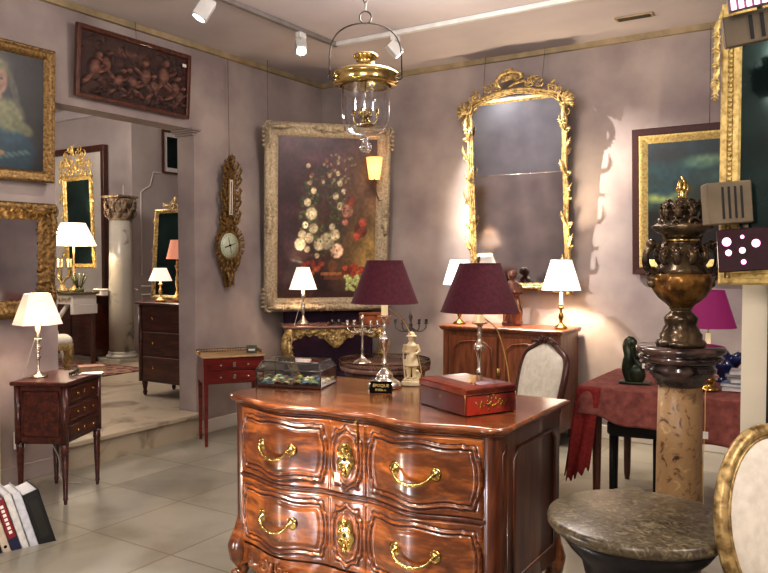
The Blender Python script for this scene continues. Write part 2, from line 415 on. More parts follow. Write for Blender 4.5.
# ================================================================ CAMERA
cam=bpy.data.cameras.new('camera'); co=bpy.data.objects.new('camera',cam); COL.objects.link(co)
cam.sensor_width=36; cam.lens=754/768*36; cam.clip_start=.05
co.location=(4.82,-6.33,1.5); co.rotation_euler=(PI/2-math.atan(26/754),0,R(32.6)); S.camera=co
S.view_settings.view_transform='Standard'; S.view_settings.look='None'; S.view_settings.exposure=.72; S.view_settings.gamma=.87
S.cycles.use_denoising=True; S.cycles.max_bounces=8; S.cycles.sample_clamp_indirect=4; S.cycles.caustics_reflective=False; S.cycles.caustics_refractive=False
w=bpy.data.worlds.new('world'); S.world=w; w.use_nodes=True
w.node_tree.nodes['Background'].inputs[0].default_value=(.42,.36,.34,1); w.node_tree.nodes['Background'].inputs[1].default_value=.42

# ================================================================ ROOM
CE=3.33; PZ=.2     # ceiling height, platform height beyond the opening
OY0,OY1,OZ=-4.6,-1.785,2.61    # opening in the left wall
b=MB(); b.box(0,6.8,-8.6,.0,-.06,0); struct(b,'floor',M['floor'])
b=MB(); b.box(-.2,6.8,-8.6,.2,CE,CE+.1); struct(b,'ceiling',M['ceil'])
b=MB(); b.box(-.2,6.8,0,.2,0,CE); struct(b,'wall_back',M['wall'])
# left wall with the opening: one continuous mesh
b=MB(); 
# wall left of opening starts at Y=-3.10
LY=-3.085
b.box(-.2,0,OY1,0,0,CE); b.box(-.2,0,-8.6,LY,0,CE); b.box(-.2,0,LY,OY1,OZ,CE)
struct(b,'wall_left',M['wall'])
b=MB(); b.box(6.8,7.0,-8.6,.2,0,CE); struct(b,'wall_right',M['wall'])
b=MB(); b.box(-.2,7.0,-8.8,-8.6,0,CE); struct(b,'wall_front',M['wall'])
# step and platform
b=MB(); b.box(-.02,.05,LY,OY1+.0,0,PZ,0); b.box(-.25,.075,LY,OY1,PZ-.035,PZ+.002,0,.006); struct(b,'trim_1',M['step'])
# cornice beads under the ceiling
b=MB(); b.box(0,6.8,-.035,0,CE-.045,CE); struct(b,'trim_2',M['beige_trim'])
b=MB(); b.box(0,.035,-8.6,-.035,CE-.045,CE); struct(b,'trim_3',M['beige_trim'])
b=MB(); b.box(0,.018,OY1+.0,-.02,0,.115,0,.004); struct(b,'baseboard_left',M['white'])
b=MB(); b.box(0,.018,-3.6,LY,0,.115,0,.004); struct(b,'baseboard_left_near',M['wall'])
b=MB(); b.box(.02,6.8,-.018,0,0,.115,0,.004); struct(b,'baseboard_back',M['white'])
# impost moulding at the top of the far jamb
b=MB(); 
for i,(ex,z0,z1) in enumerate(((.015,2.56,2.578),(.035,2.578,2.592),(.06,2.592,2.61))): b.box(-.21,ex,OY1-ex-.01,OY1+ex*.6,z0,z1,0,.005)
struct(b,'trim_4',M['wall'])
# white pilaster strip at far left
b=MB(); b.box(0,.05,-3.66,-3.545,0,1.0,0,.005); struct(b,'trim_5',M['cream'])

# ---- room beyond the opening
AX=-3.73; AY=.59
b=MB(); b.box(-7.5,-.2,-6.5,3.5,PZ-.05,PZ); struct(b,'floor_beyond',M['step'])
b=MB(); b.box(-7.5,-.2,-6.5,3.5,3.7,3.8); struct(b,'ceiling_beyond',M['ceil'])
b=MB(); b.box(-7.5,AX,AY,AY+.15,PZ,3.7); b.box(AX-.15,AX,AY+.15,3.4,PZ,3.7); struct(b,'wall_beyond',M['wall_far'])
b=MB(); b.box(-3.9,-.2,3.4,3.5,PZ,3.7); struct(b,'wall_beyond_end',M['wall_far'])
b=MB(); b.box(-7.6,-7.5,-6.5,AY,PZ,3.7); struct(b,'wall_beyond_far',M['wall_far'])
b=MB(); b.box(-7.5,-.2,-6.6,-6.5,PZ,3.7); struct(b,'wall_beyond_near',M['wall_far'])
# raised panel mouldings on the far walls
b=MB()
def mould(b,pts,r=.011): b.tube(pts,r,6)
y=AY-.012
mould(b,[(-5.6,y,.45),(-3.86,y,.45),(-3.86,y,1.02),(-5.6,y,1.02),(-5.6,y,.45)])
mould(b,[(-3.62+0,y,1.1),(-3.9,y,1.1)])
x=AX+.012
mould(b,[(x,AY+.14,.45),(x,AY+2.4,.45),(x,AY+2.4,1.02),(x,AY+.14,1.02),(x,AY+.14,.45)])
mould(b,[(x,AY+.14,1.14),(x,AY+2.4,1.14)])
mould(b,[(x,AY+.14,1.3),(x,AY+.14,2.45),(x,AY+.2,2.5),(x,AY+.3,2.55),(x,AY+.36,2.75),(x,AY+2.4,2.78)])
mould(b,[(-3.9,y,1.3),(-3.9,y,2.55)])
struct(b,'trim_6',M['white'])
b=MB(); b.box(-7.4,AX+.04,AY-.05,AY+.1,3.56,3.7,0,.01); b.box(AX-.1,AX+.05,AY,3.4,3.56,3.7,0,.01); struct(b,'trim_7',M['ceil'])

# ================================================================ COMMODE
CX0=2.935; CYB=-2.97
com=thing('commode','large polished walnut serpentine commode with brass handles in the middle of the room','commode',(2.992,-3.345,0),R(0))
HW=.672; YF=-.385; YB=.28     # half width, nominal front and back
def fr(u):  # outward bulge of the front at u in [-1,1]
    return .072*math.exp(-((abs(u)-.50)/.25)**2)+.026*math.exp(-(u/.15)**2)
def frontpt(u,off=0):
    # point on the front with rounded outer corners
    e=1e-3
    x=u*HW; yv=YF-fr(u)
    dx=HW; dy=-(fr(u+e)-fr(u-e))/(2*e)
    n=Vector((dy,-dx)).normalized()
    n=Vector((n.x, n.y)) if n.y<0 else -n
    return (x+n.x*off*1.0, yv+n.y*off)
# carcass outline (rounded canted corner stiles)
def outline(off=0,nf=60):
    pts=[]
    for i in range(nf+1):
        u=-.93+1.86*i/nf; pts.append(frontpt(u,off))
    # right corner
    x1=HW; rr=.055
    for k in range(1,8):
        a=-PI/2+PI/2*k/8
        pts.append((HW-.048+ (rr+off)*math.cos(a), YF+.045-.0+(rr+off)*math.sin(a)))
    pts.append((HW+.006+off,YF+.1)); pts.append((HW+.006+off,0)); pts.append((HW+.006+off,YB+off))
    pts.append((-HW-.006-off,YB+off)); pts.append((-HW-.006-off,0)); pts.append((-HW-.006-off,YF+.1))
    for k in range(1,8):
        a=PI+PI/2*k/8
        pts.append((-HW+.048+(rr+off)*math.cos(a), YF+.045+(rr+off)*math.sin(a)))
    return pts
b=MB(); b.rings([[(x,y,z) for x,y in outline(o)] for o,z in ((0,.16),(0,.835))],smooth=True)
# side panel moulding on both sides
for sg in (-1,1):
    X=sg*(HW+.008)
    for (y0,y1,z0,z1) in ((YF+.14,YB-.07,.24,.76),):
        c=[(X,y0,z0),(X,y0,z1-.04),(X,y0+.04,z1),(X,y1-.04,z1),(X,y1,z1-.04),(X,y1,z0),(X,y0,z0)]
        b.tube(c,.008,6)
    # corner stile beading
    b.tube([(sg*(HW+.004),YF+.05,.30),(sg*(HW+.006),YF+.035,.76),(sg*(HW+.006),YF+.065,.79),(sg*(HW+.006),YF+.085,.76),(sg*(HW+.006),YF+.085,.30),(sg*(HW+.004),YF+.05,.30)],.005,6)
b.build('carcass',M['comm_dark'],com)
# top with moulded edge
b=MB()
prof=[(.004,.832),(.012,.838),(.016,.846),(.030,.850),(.036,.857),(.037,.864),(.033,.870),(.024,.873)]
b.rings([[(x,y,z) for x,y in outline(o,80)] for o,z in prof])
b.build('top',M['comm_top'],com)
# front: drawers
def wav(t): return .010*abs(math.sin(t*PI*1.0))
def cart(x,z,cx,cz,a,bh,k):
    """raised wavy cartouche moulding height at x,z"""
    dx=abs(x-cx); dz=abs(z-cz)
    A=a-.014*(1-math.cos(PI*(z-cz)/bh))*.5
    B=bh-.016*(.5-.5*math.cos(2*PI*dx/a))
    d1=A-dx; d2=B-dz
    # cut corners
    d3=(d1+d2)*.62-.026+.010*math.cos(60*(d1-d2))
    d=min(d1,d2,d3)
    r=.0075*math.exp(-(d/.0050)**2)-.004*math.exp(-((d-.010)/.004)**2)-.003*math.exp(-((d+.010)/.004)**2)+.0035*math.exp(-((d-.019)/.004)**2)
    pan=.004*max(0,min(1,(d-.024)/.02))
    return r+pan
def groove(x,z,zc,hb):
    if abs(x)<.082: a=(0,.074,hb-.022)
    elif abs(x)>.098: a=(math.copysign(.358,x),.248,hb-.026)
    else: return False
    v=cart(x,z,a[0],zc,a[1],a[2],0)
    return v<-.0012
def drawer(z0,z1,name):
    nx,nz=300,84
    zc=(z0+z1)/2; hb=(z1-z0)/2
    def fn(i,j):
        u=-.92+1.84*i; z=z0+(z1-z0)*j; x=u*HW
        edge=min(i,1-i)*1.84*HW; ez=min(j,1-j)*(z1-z0)
        e=min(edge,ez); base=.010*min(1,e/.006)
        d=0
        if abs(x)<.082: d=cart(x,z,0,zc,.074,hb-.022,0)
        elif x<-.098: d=cart(x,z,-.358,zc,.248,hb-.026,1)
        elif x>.098: d=cart(x,z,.358,zc,.248,hb-.026,1)
        # vertical fillets either side of the centre panel
        for q in (-.09,.09): d+=.006*math.exp(-((x-q)/.0045)**2)
        p=frontpt(u,base+d)
        return (p[0],p[1],z)
    b=MB(); b.grid(nx,nz,fn)
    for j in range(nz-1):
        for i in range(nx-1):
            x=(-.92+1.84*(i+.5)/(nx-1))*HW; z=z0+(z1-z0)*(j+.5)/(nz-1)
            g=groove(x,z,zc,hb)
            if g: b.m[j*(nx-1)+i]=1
    return b.build(name,[M['comm'],M['comm_groove_shade']],com)
d1=drawer(.512,.822,'drawer'); d2=drawer(.185,.492,'drawer')
# dark rail between drawers
b=MB()
for z0,z1 in ((.494,.510),(.824,.832)):
    b.grid(90,3,lambda i,j:(*frontpt(-.93+1.86*i,.004 if j in(0,1) else .009),z0+(z1-z0)*j))
b.build('rail',M['comm_dark'],com)
# handles
def bail(parent,u,z):
    px,py=frontpt(u,.014); e=.02
    q1=Vector(frontpt(u-.12,.016)); q2=Vector(frontpt(u+.12,.016))
    b=MB()
    for q in (q1,q2):
        prof=[(.028,0),(.030,.004),(.022,.008),(.017,.009),(.012,.014),(.009,.016),(.006,.028),(.001,.03)]
        b.M=Matrix.Translation((q.x,q.y+.006,z))@Matrix.Rotation(PI/2,4,'X'); b.lathe(prof,20)
        for k in range(8):
            a=k*PI/4; b.ball((.022*math.cos(a),.022*math.sin(a),.004),.0055,6)
        b.M=Matrix.Identity(4)
    pts=[];rad=[]
    for i in range(33):
        t=i/32; s=math.cos(PI*t)
        mid=q1.lerp(q2,t)
        zz=z-.044*math.sin(PI*t)**.8 - .0*t
        xx=mid.x+ (q2.x-q1.x)*(-.055)*math.sin(2*PI*t)
        pts.append((xx,mid.y-.024-.02*math.sin(PI*t),zz)); rad.append(.0052+.0022*math.sin(PI*t)+(.002 if i%4==0 and 6<i<26 else 0))
    b.tube(pts,rad,8)
    b.build('handle',M['brass_hi'],parent)
for dr,z in ((d1,.675),(d2,.352)):
    for u in (-.525,.525): bail(dr,u,z)
def escut(parent,z):
    px,py=frontpt(0,.016); b=MB()
    n=28; out=[]
    for i in range(n):
        a=2*PI*i/n; r=.050*(1+.35*abs(math.sin(a))+.16*math.cos(5*a+.6)); out.append((px+r*.78*math.cos(a),z+r*.98*math.sin(a)))
    vs=[(x,py-.001,q) for x,q in out]+[(px+(x-px)*.8,py-.007,z+(q-z)*.8) for x,q in out]+[(px,py-.009,z)]
    b.add(vs,[(i,(i+1)%n,n+(i+1)%n,n+i) for i in range(n)]+[(n+i,n+(i+1)%n,2*n) for i in range(n)],0,True)
    for sg in (-1,1):
        b.scroll((px+sg*.022,py-.006,z+.022),.018,1.2,sg,PI/2,.28); b.scroll((px+sg*.018,py-.006,z-.028),.016,1.2,-sg,-PI/2,.28)
    b.leaf((px,py-.006,z+.035),PI/2,.036,.009); b.leaf((px,py-.006,z-.035),-PI/2,.04,.009)
    b.ball((px,py-.011,z),.008,8,1,sy=.3)
    b.build('escutcheon',[M['brass_hi'],M['black']],parent)
escut(d1,.667); escut(d2,.345)
b=MB(); b.box(-.035,-.010,YF-.072,YF-.070,.575,.612,0); b.box(-.023,-.022,YF-.074,YF-.0725,.61,.65,0); b.build('price_tag',M['card'],d1)
b=MB(); b.box(.077,.083,YF-.075,YF-.06,.745,.83,0,.002); b.ball((.08,YF-.078,.80),.007,8); b.ball((.08,YF-.082,.838),.009,8); b.build('brass_catch',M['brass'],com)
# carved scalloped apron
def apron(i,j):
    u=-.93+1.86*i; x=u*HW
    zb=.115-.050*abs(math.cos(PI*u*1.5))**1.2 -.030*math.exp(-(u/.12)**2)
    if abs(u)>.80: zb=.115-.05*((abs(u)-.80)/.13)
    z=.182+(zb-.182)*j
    d=.010+.009*math.sin(u*46+j*3)*math.sin(j*PI)*(.5+.5*math.cos(u*9))+.008*math.exp(-((j-.92)/.07)**2)
    p=frontpt(u,d); return (p[0],p[1],z)
b=MB(); b.grid(220,18,apron)
for u in (-.55,0,.55):
    px,py=frontpt(u,.016)
    for sg in (-1,1): b.scroll((px+sg*.045,py,.135),.026,1.3,sg,PI/2,.22); b.leaf((px+sg*.07,py,.13),(0 if sg>0 else PI),.07,.012)
    b.leaf((px,py,.16),-PI/2,.07,.016)
b.build('apron',M['comm'],com)
for sx,yy in ((-1,YF),(1,YF),(-1,YB-.03),(1,YB-.03)):
    b=MB(); x=sx*(HW-.03); f=-1 if yy==YF else .3
    path=[(-.004,0,.30),(0,f*.008,.22),(.012,f*.026,.15),(.010,f*.026,.10),(-.004,f*.010,.055),(0,f*.014,.03),(.010,f*.030,.018),(.014,f*.036,.012)]
    rad=[.032,.046,.054,.044,.030,.026,.032,.014]
    # smooth the path
    P=[];Rr=[]
    for i in range(len(path)-1):
        for t in (0,.33,.66): P.append(tuple(sweep(path[i][k],path[i+1][k],t) for k in range(3))); Rr.append(sweep(rad[i],rad[i+1],t))
    P.append(path[-1]);Rr.append(rad[-1])
    b.tube([(x+sx*p[0],yy+.03+p[1],p[2]) for p in P],Rr,12)
    if yy==YF:
        b.scroll((x+sx*.010,yy-.03,.03),.022,1.2,-sx,-PI/2,.3)
    b.build('leg',M['comm'],com)

# ================================================================ LAMPS
def lamp(name,label,loc,prof,basem,shade,sm,inner=None,candle=None,light=0,lc=(1,.80,.56),group=None,sides=48,nosmooth=False,rot=0,cordpts=None,cordm=None,finial=False):
    t=thing(name,label,'lamp',loc,rot,0,group)
    b=MB(); b.lathe(prof,28); b.build('base',basem,t)
    if candle:
        b=MB(); z0,z1,r=candle; b.lathe([(r*1.5,z0-.004),(r*1.5,z0),(r,z0+.001),(r,z1-.004),(r*.8,z1),(r*.3,z1)],16); b.build('candle_sleeve',M['candle'],t)
    r0,r1,z0,z1=shade   # bottom radius, top radius
    b=MB()
    prof2=[(r0,z0),(r1,z1)]
    k=6
    pr=[(sweep(r0,r1,i/k),sweep(z0,z1,i/k)) for i in range(k+1)]
    b.lathe(pr,sides,0,smooth=not nosmooth,cap=False)
    b.lathe([(p[0]-.002,p[1]) for p in pr][::-1],sides,1 if inner else 0,smooth=not nosmooth,cap=False)
    if sides>20:
        b.tube([(r0*math.cos(2*PI*i/sides),r0*math.sin(2*PI*i/sides),z0) for i in range(sides)],.0022,5,closed=True)
        b.tube([(r1*math.cos(2*PI*i/sides),r1*math.sin(2*PI*i/sides),z1) for i in range(sides)],.0022,5,closed=True)
    o=b.build('shade',[sm,inner or sm],t)
    # spider carrier
    zt=candle[1] if candle else prof[-1][1]
    b=MB(); b.tube([(0,0,zt-.01),(0,0,z1-.012)],.0025,6)
    for a in (0,2*PI/3,4*PI/3): b.tube([(0,0,z1-.012),(r1*.98*math.cos(a),r1*.98*math.sin(a),z1-.003)],.0018,5)
    b.build('shade_carrier',basem,t)
    zb=sweep(z0,z1,.42)
    b=MB(); b.ball((0,0,zb),.018,10,0,sz=1.5); b.build('bulb',M['bulb'] if light else M['porcelain'],t)
    if cordpts: 
        b=MB(); b.tube(cordpts,.0028,6); b.build('cord',cordm or M['cord'],t)
    if light:
        l=bpy.data.lights.new('lamp_glow','POINT'); l.energy=light; l.color=lc; l.shadow_soft_size=.03
        lo=bpy.data.objects.new('lamp_glow',l); COL.objects.link(lo); lo.parent=t; lo.location=(0,0,zb+.035)
    return t
def curve(p,n=20):
    """Catmull-Rom through points"""
    P=[Vector(q) for q in p]; P=[P[0]*2-P[1]]+P+[P[-1]*2-P[-2]]; out=[]
    for i in range(1,len(P)-2):
        for k in range(n//2):
            t=k/(n//2); a,b_,c,d=P[i-1],P[i],P[i+1],P[i+2]
            out.append(tuple(.5*((2*b_)+(c-a)*t+(2*a-5*b_+4*c-d)*t*t+(3*b_-a-3*c+d)*t**3)))
    out.append(tuple(P[-2])); return out
stickprof=[(.082,0),(.086,.006),(.084,.018),(.070,.030),(.050,.040),(.042,.052),(.044,.060),(.030,.075),(.016,.09),(.012,.105),(.018,.115),(.011,.125),(.010,.165),(.014,.195),(.020,.215),(.028,.232),(.026,.25),(.012,.262),(.010,.285),(.014,.30),(.010,.31),(.012,.335),(.018,.345),(.036,.350),(.037,.354),(.014,.358)]
TZ=.874
lamp('table_lamp','silvered candlestick lamp with aubergine shade standing behind the small black sign',(2.822,-3.20,TZ),stickprof,M['silver'],(.166,.088,.418,.625),M['purple_shade'],M['purple_in'],(.356,.44,.017),cordpts=curve([(.02,.01,.39),(.07,.07,.32),(.10,.14,.18),(.10,.21,.004)]),cordm=M['cord'],group=None)
lamp('table_lamp','silvered candlestick lamp with aubergine shade rising behind the red lacquer box',(3.325,-3.175,TZ),[(r*.95,z*.96) for r,z in stickprof],M['silver'],(.180,.094,.392,.612),M['purple_shade'],M['purple_in'],(.342,.42,.018),cordpts=curve([(.02,.01,.36),(.07,.045,.30),(.105,.07,.15),(.12,.08,.004)]),cordm=M['cord'])
# sideboard lamps
SBZ=.939
sp=[(.052,0),(.055,.006),(.050,.014),(.030,.022),(.016,.034),(.010,.045),(.016,.056),(.022,.072),(.018,.09),(.009,.10),(.009,.115),(.024,.128),(.024,.133),(.010,.136),(.010,.15)]
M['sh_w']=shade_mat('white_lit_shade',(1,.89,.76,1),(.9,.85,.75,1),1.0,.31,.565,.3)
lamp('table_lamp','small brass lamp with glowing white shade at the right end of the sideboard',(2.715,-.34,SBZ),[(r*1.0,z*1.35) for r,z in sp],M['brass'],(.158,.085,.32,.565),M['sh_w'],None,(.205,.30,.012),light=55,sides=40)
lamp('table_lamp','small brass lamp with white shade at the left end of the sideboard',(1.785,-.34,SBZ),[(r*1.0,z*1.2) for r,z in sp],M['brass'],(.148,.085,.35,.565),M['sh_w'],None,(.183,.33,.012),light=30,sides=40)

# ================================================================ items on commode
# figurine: one remeshed body
fg=thing('figurine','carved ivory figurine of a hatted shepherd with a dog at his feet','figurine',(2.905,-3.08,TZ),R(20)); fg.scale=(1.13,1.13,1.15)
b=MB(); b.box(-.04,.04,-.034,.034,0,.022,0,.004); b.box(-.035,.035,-.03,.03,.022,.03,0,.003); b.build('plinth',M['ivory'],fg)
b=MB()
for sx in (-1,1):
    b.tube([(sx*.013,0,.028),(sx*.013,.002,.065),(sx*.012,0,.105)],[.009,.011,.014],10); b.ball((sx*.014,-.01,.034),.009,8,sy=1.7,sz=.7)
b.tube([(0,0,.09),(0,0,.115),(0,0,.145),(0,0,.175),(0,-.001,.19)],[.028,.024,.020,.024,.012],14)
b.tube([(0,0,.085),(0,0,.11),(0,0,.135)],[.034,.028,.021],14)
b.tube([(.024,0,.178),(.036,-.004,.15),(.022,-.024,.138)],[.009,.008,.006],8); b.tube([(-.024,0,.178),(-.035,-.004,.15),(-.012,-.026,.145)],[.009,.008,.006],8)
b.ball((0,-.002,.206),.015,12,sz=1.15); b.lathe([(.024,.213),(.025,.216),(.016,.219),(.014,.229),(.006,.234),(.001,.235)],16)
b.ball((0,-.017,.205),.003,6); b.tube([(0,0,.187),(0,0,.197)],[.009,.008],8)
b.tube([(-.03,.004,.03),(-.036,-.006,.12),(-.03,-.02,.18)],.004,8)
b.tube([(.032,-.005,.03),(.032,-.004,.05),(.030,-.016,.062)],[.010,.012,.006],8); b.ball((.030,-.02,.064),.008,8,sy=1.4)
o=b.build('body',M['ivory'],fg); rm=o.modifiers.new('r','REMESH'); rm.mode='VOXEL'; rm.voxel_size=.0028; rm.use_smooth_shade=True
# sign
sg=thing('price_sign','small black tent sign with gold lettering in front of the silvered lamp','sign',(2.893,-3.345,TZ),R(26))
b=MB(); b.add([(-.052,-.012,0),(.052,-.012,0),(.052,.010,.052),(-.052,.010,.052),(-.052,.03,0),(.052,.03,0)],[(0,1,2,3),(3,2,5,4),(0,3,4),(1,5,2)]); b.build('card',M['sign'],sg)
def text(s,size,mat,parent,loc,rot,ext=.0006,name='lettering',align='CENTER'):
    c=bpy.data.curves.new(name,'FONT'); c.body=s; c.size=size; c.extrude=ext; c.align_x=align; c.align_y='CENTER'; c.resolution_u=2
    o=bpy.data.objects.new(name,c); COL.objects.link(o); o.data.materials.append(mat); 
    bpy.context.view_layer.update(); me=bpy.data.meshes.new_from_object(o.evaluated_get(bpy.context.evaluated_depsgraph_get())); bpy.data.objects.remove(o)
    o=bpy.data.objects.new(name,me); COL.objects.link(o); o.parent=parent; o.location=loc; o.rotation_euler=rot; return o
ti=math.atan2(.052,.022)
text('ÉPOQUE',.020,M['signtext'],sg,(0,.0005,.033),(ti,0,0)); text('XVIIIe s.',.016,M['signtext'],sg,(0,-.0065,.014),(ti,0,0))
# red box : front-left bottom (3.19,-3.48) , corner (3.486,-3.636), right (3.592,-3.402)
rb=thing('lacquer_box','red lacquer box with rounded gleaming lid and gilt flower ornament on its end','box',(3.393,-3.445,TZ),R(-27.8)); rb.scale=(1,1,1.14)
L=.168; Dp=.128
b=MB(); b.box(-L,L,-Dp,Dp,0,.075,0,.004); b.build('body',M['redbox_dk'],rb)
b=MB(); b.box(L+.0005,L+.003,-Dp+.006,Dp-.006,.004,.070,0)
b.box(L+.0005,L+.003,-Dp+.006,Dp-.006,.078,.094,0)
random.seed(3)
for k in range(26):
    a=random.uniform(0,2*PI); r=random.uniform(0,.045); b.ball((L+.003,r*1.5*math.cos(a),.042+r*.6*math.sin(a)),random.uniform(.003,.007),6,1,sx=.25)
for sg_ in (-1,1):
    b.tube([(L+.004,sg_*.01,.03),(L+.004,sg_*.04,.045),(L+.004,sg_*.065,.032),(L+.004,sg_*.08,.05)],.002,5,1)
b.build('end_panel',[M['redbox'],M['brass']],rb)
b=MB()
def lidr(s,z): return [(-(L+.003)+s,-(Dp+.003)+s,z),((L+.003)-s,-(Dp+.003)+s,z),((L+.003)-s,(Dp+.003)-s,z),(-(L+.003)+s,(Dp+.003)-s,z)]
b.rings([lidr(0,.077),lidr(0,.094),lidr(.003,.099),lidr(.02,.105),lidr(.06,.111)],smooth=False)
b.build('lid',M['redbox_top'],rb)
b=MB(); b.tube([(x,y,.076) for x,y in ((-L-.001,-Dp-.001),(L+.001,-Dp-.001),(L+.001,Dp+.001),(-L-.001,Dp+.001))],.0016,5,closed=True)
for q in ((-L,-Dp),(L,-Dp),(L,Dp)): b.tube([(q[0],q[1],.0),(q[0],q[1],.095)],.002,5)
b.ball((-.01,-Dp-.001,.05),.006,8,sy=.3); b.build('brass_stringing',M['brass'],rb)
# glass display box: bottom corners (2.305,-3.55),(2.614,-3.421)->(2.506,-3.166)
gb=thing('display_case','glass display case with hipped lid holding painted butterflies and flowers','display case',(2.40,-3.365,TZ),R(18))
L=.172; Dp=.125; Hh=.085
b=MB(); b.box(-L,L,-Dp,Dp,0,.012,0,.003); b.build('base',M['darkwood'],gb)
pc=Pic(70,44,(18,22,18))
random.seed(11)
for k in range(60):
    c=random.choice([(190,170,60),(60,110,140),(150,60,40),(110,130,60),(210,200,160),(20,40,90),(70,90,40)])
    pc.blob(random.random(),random.random(),random.uniform(.03,.09),random.uniform(.05,.13),c,random.random()*3,.5,.85,h=1)
pc.a=np.clip(pc.a*1.5,0,1)
o=pc.mesh('painted_scene',L*1.9,Dp*1.85,gb,M['canvas'],relief=.018); o.rotation_euler=(-PI/2,0,0); o.location=(0,0,.014)
b=MB(); 
ps=[(-L+.004,-Dp+.004),(L-.004,-Dp+.004),(L-.004,Dp-.004),(-L+.004,Dp-.004)]
for a,c in ((0,1),(1,2),(2,3),(3,0)): b.quad((*ps[a],.012),(*ps[c],.012),(*ps[c],Hh),(*ps[a],Hh))
ins=.03; tp=[(-L+.004+ins*.6,-Dp+.004+ins),(L-.004-ins*.6,-Dp+.004+ins),(L-.004-ins*.6,Dp-.004-ins),(-L+.004+ins*.6,Dp-.004-ins)]
for a,c in ((0,1),(1,2),(2,3),(3,0)): b.quad((*ps[a],Hh),(*ps[c],Hh),(*tp[c],.122),(*tp[a],.122))
b.quad(*[(*q,.122) for q in tp]); b.build('glass_cover',M['case_glass'],gb)
b=MB()
for q,t_ in zip(ps,tp): b.tube([(*q,.01),(*q,Hh),(*t_,.122)],.0035,6)
for z,pp in ((Hh,ps),(.122,tp)): b.tube([(*q,z) for q in pp],.0035,6,closed=True)
b.build('metal_edging',M['pewter'],gb)

# ================================================================ picture and mirror frames
def wob(seed,amp,f1=60,f2=23):
    return lambda u,ins,k,t: amp*(math.sin(u*f1+ins*90+seed)*math.sin(u*f2+seed*2)+.5*math.sin(u*f1*2.3+ins*160))
# flower painting across the corner: BL=(.03,-.975) BR=(.864,-.09)
ang=math.atan2(.885,.834); Wp=1.19; Hp=1.76
fp=thing('flower_painting','large still life of pale roses hung across the room corner in carved grey-gilt frame','painting',(.447,-.532,1.02),ang,R(6.2))
b=MB(); d=wob(1,.006)
b.frame(Wp,Hp,[(0,0),(0,.035),(.012,.05),(.03,.062),(.045,.058),(.06,.045),(.08,.040),(.095,.045),(.108,.030),(.125,.022),(.13,.006)],0,lambda u,i,k,t:(d(u,i,k,t) if .005<i<.1 else 0),.012,0,Hp/2)
for sx in (-1,1):
    for z0 in (0,Hp):
        sz=1 if z0==0 else -1; x0=sx*(Wp/2-.045); zc=z0+sz*.045
        b.scroll((x0,-.055,zc),.045,1.4,sx*sz,PI/4,.3); b.leaf((x0,-.06,zc),(0 if sx<0 else PI),.2,.022); b.leaf((x0,-.06,zc),(PI/2 if sz>0 else -PI/2),.2,.022)
        for k in range(5):
            b.leaf((sx*(Wp/2-.01),-.05,zc+sz*.04*k),(0 if sx>0 else PI)+(.5 if sx*sz>0 else -.5),.035,.012)
for (x0,z0,a) in ((0,.045,0),(0,Hp-.045,0),(-Wp/2+.045,Hp/2,1),(Wp/2-.045,Hp/2,1)):
    b.ball((x0,-.06,z0),.035,12,sy=.5); 
    for sg_ in (-1,1):
        A=(0 if sg_>0 else PI) if a==0 else (PI/2*sg_)
        b.leaf((x0,-.055,z0),A,.16,.025); b.leaf((x0,-.055,z0),A+.45,.09,.014); b.leaf((x0,-.055,z0),A-.45,.09,.014)
b.build('frame',M['gilt_gr'],fp)
pc=Pic(150,216,(46,28,32)); pc.grad((52,32,40),(44,26,26))
pc.blob(.95,.7,.5,.5,(136,112,60),0,.9,.85); pc.blob(.85,.25,.35,.35,(86,66,48),0,.9,.7); pc.blob(.1,.6,.2,.25,(40,30,38),0,.9,.6)
pc.noise(.3,14,3); pc.blob(.5,.5,.28,.36,(52,36,30),0,.8,.8)
random.seed(21)
for k in range(260):
    a=random.uniform(0,2*PI); r=random.uniform(.3,1)
    cx=.46+.24*r*math.cos(a); cy=.46+.27*r*math.sin(a)
    pc.blob(cx,cy,random.uniform(.008,.028),random.uniform(.006,.014),random.choice([(44,64,34),(64,80,42),(34,48,34),(80,84,50),(38,54,46)]),random.random()*3,.5,.8)
for k in range(30):
    pc.blob(random.uniform(.5,.78),random.uniform(.1,.3),.02,.008,random.choice([(98,104,70),(120,112,80)]),random.random()*3,.5,.8)
def rose(cx,cy,r,c):
    r*=1.2; q=random.uniform(.8,1.02); c=tuple(v*q for v in c)
    pc.blob(cx,cy,r,r*.72,tuple(v*.55 for v in c),0,.3,1)
    for k in range(9):
        a=k*2*PI/9+cx*9; pc.blob(cx+r*.5*math.cos(a),cy+r*.36*math.sin(a),r*.42,r*.26,(lambda q:tuple(min(255,v*q) for v in c))(random.uniform(.7,1.1)),a,.4,.95)
    pc.blob(cx,cy,r*.42,r*.3,c,0,.5,1); pc.blob(cx,cy,r*.15,r*.1,tuple(v*.6 for v in c),0,.5,.8)
white=(178,166,134); pink=(168,118,96); red=(128,60,44)
for cx,cy,r,c in ((.50,.64,.075,white),(.42,.66,.055,white),(.58,.60,.05,white),(.60,.70,.065,(214,178,148)),(.32,.62,.045,white),(.36,.56,.045,white),(.34,.47,.055,(206,190,156)),(.30,.40,.035,white),(.25,.60,.04,white),(.23,.66,.055,(216,206,170)),(.30,.69,.03,white),(.36,.33,.028,(198,178,140)),(.62,.28,.028,white),(.58,.36,.03,white),(.63,.42,.035,white),(.70,.45,.06,pink),(.74,.39,.04,red),(.84,.57,.062,red),(.86,.52,.04,(190,90,70)),(.80,.61,.035,(180,80,56)),(.66,.33,.025,(190,170,150)),(.55,.55,.03,(190,176,150)),(.40,.73,.025,white),(.28,.54,.03,(220,206,176)),(.60,.22,.022,(186,170,130)),(.68,.52,.03,(190,120,100))): rose(cx,cy,r,c)
for k in range(14): rose(.42+random.uniform(-.12,.2),.2+random.uniform(-.06,.1),random.uniform(.012,.022),random.choice([(150,126,96),(130,80,70),(170,150,120)]))
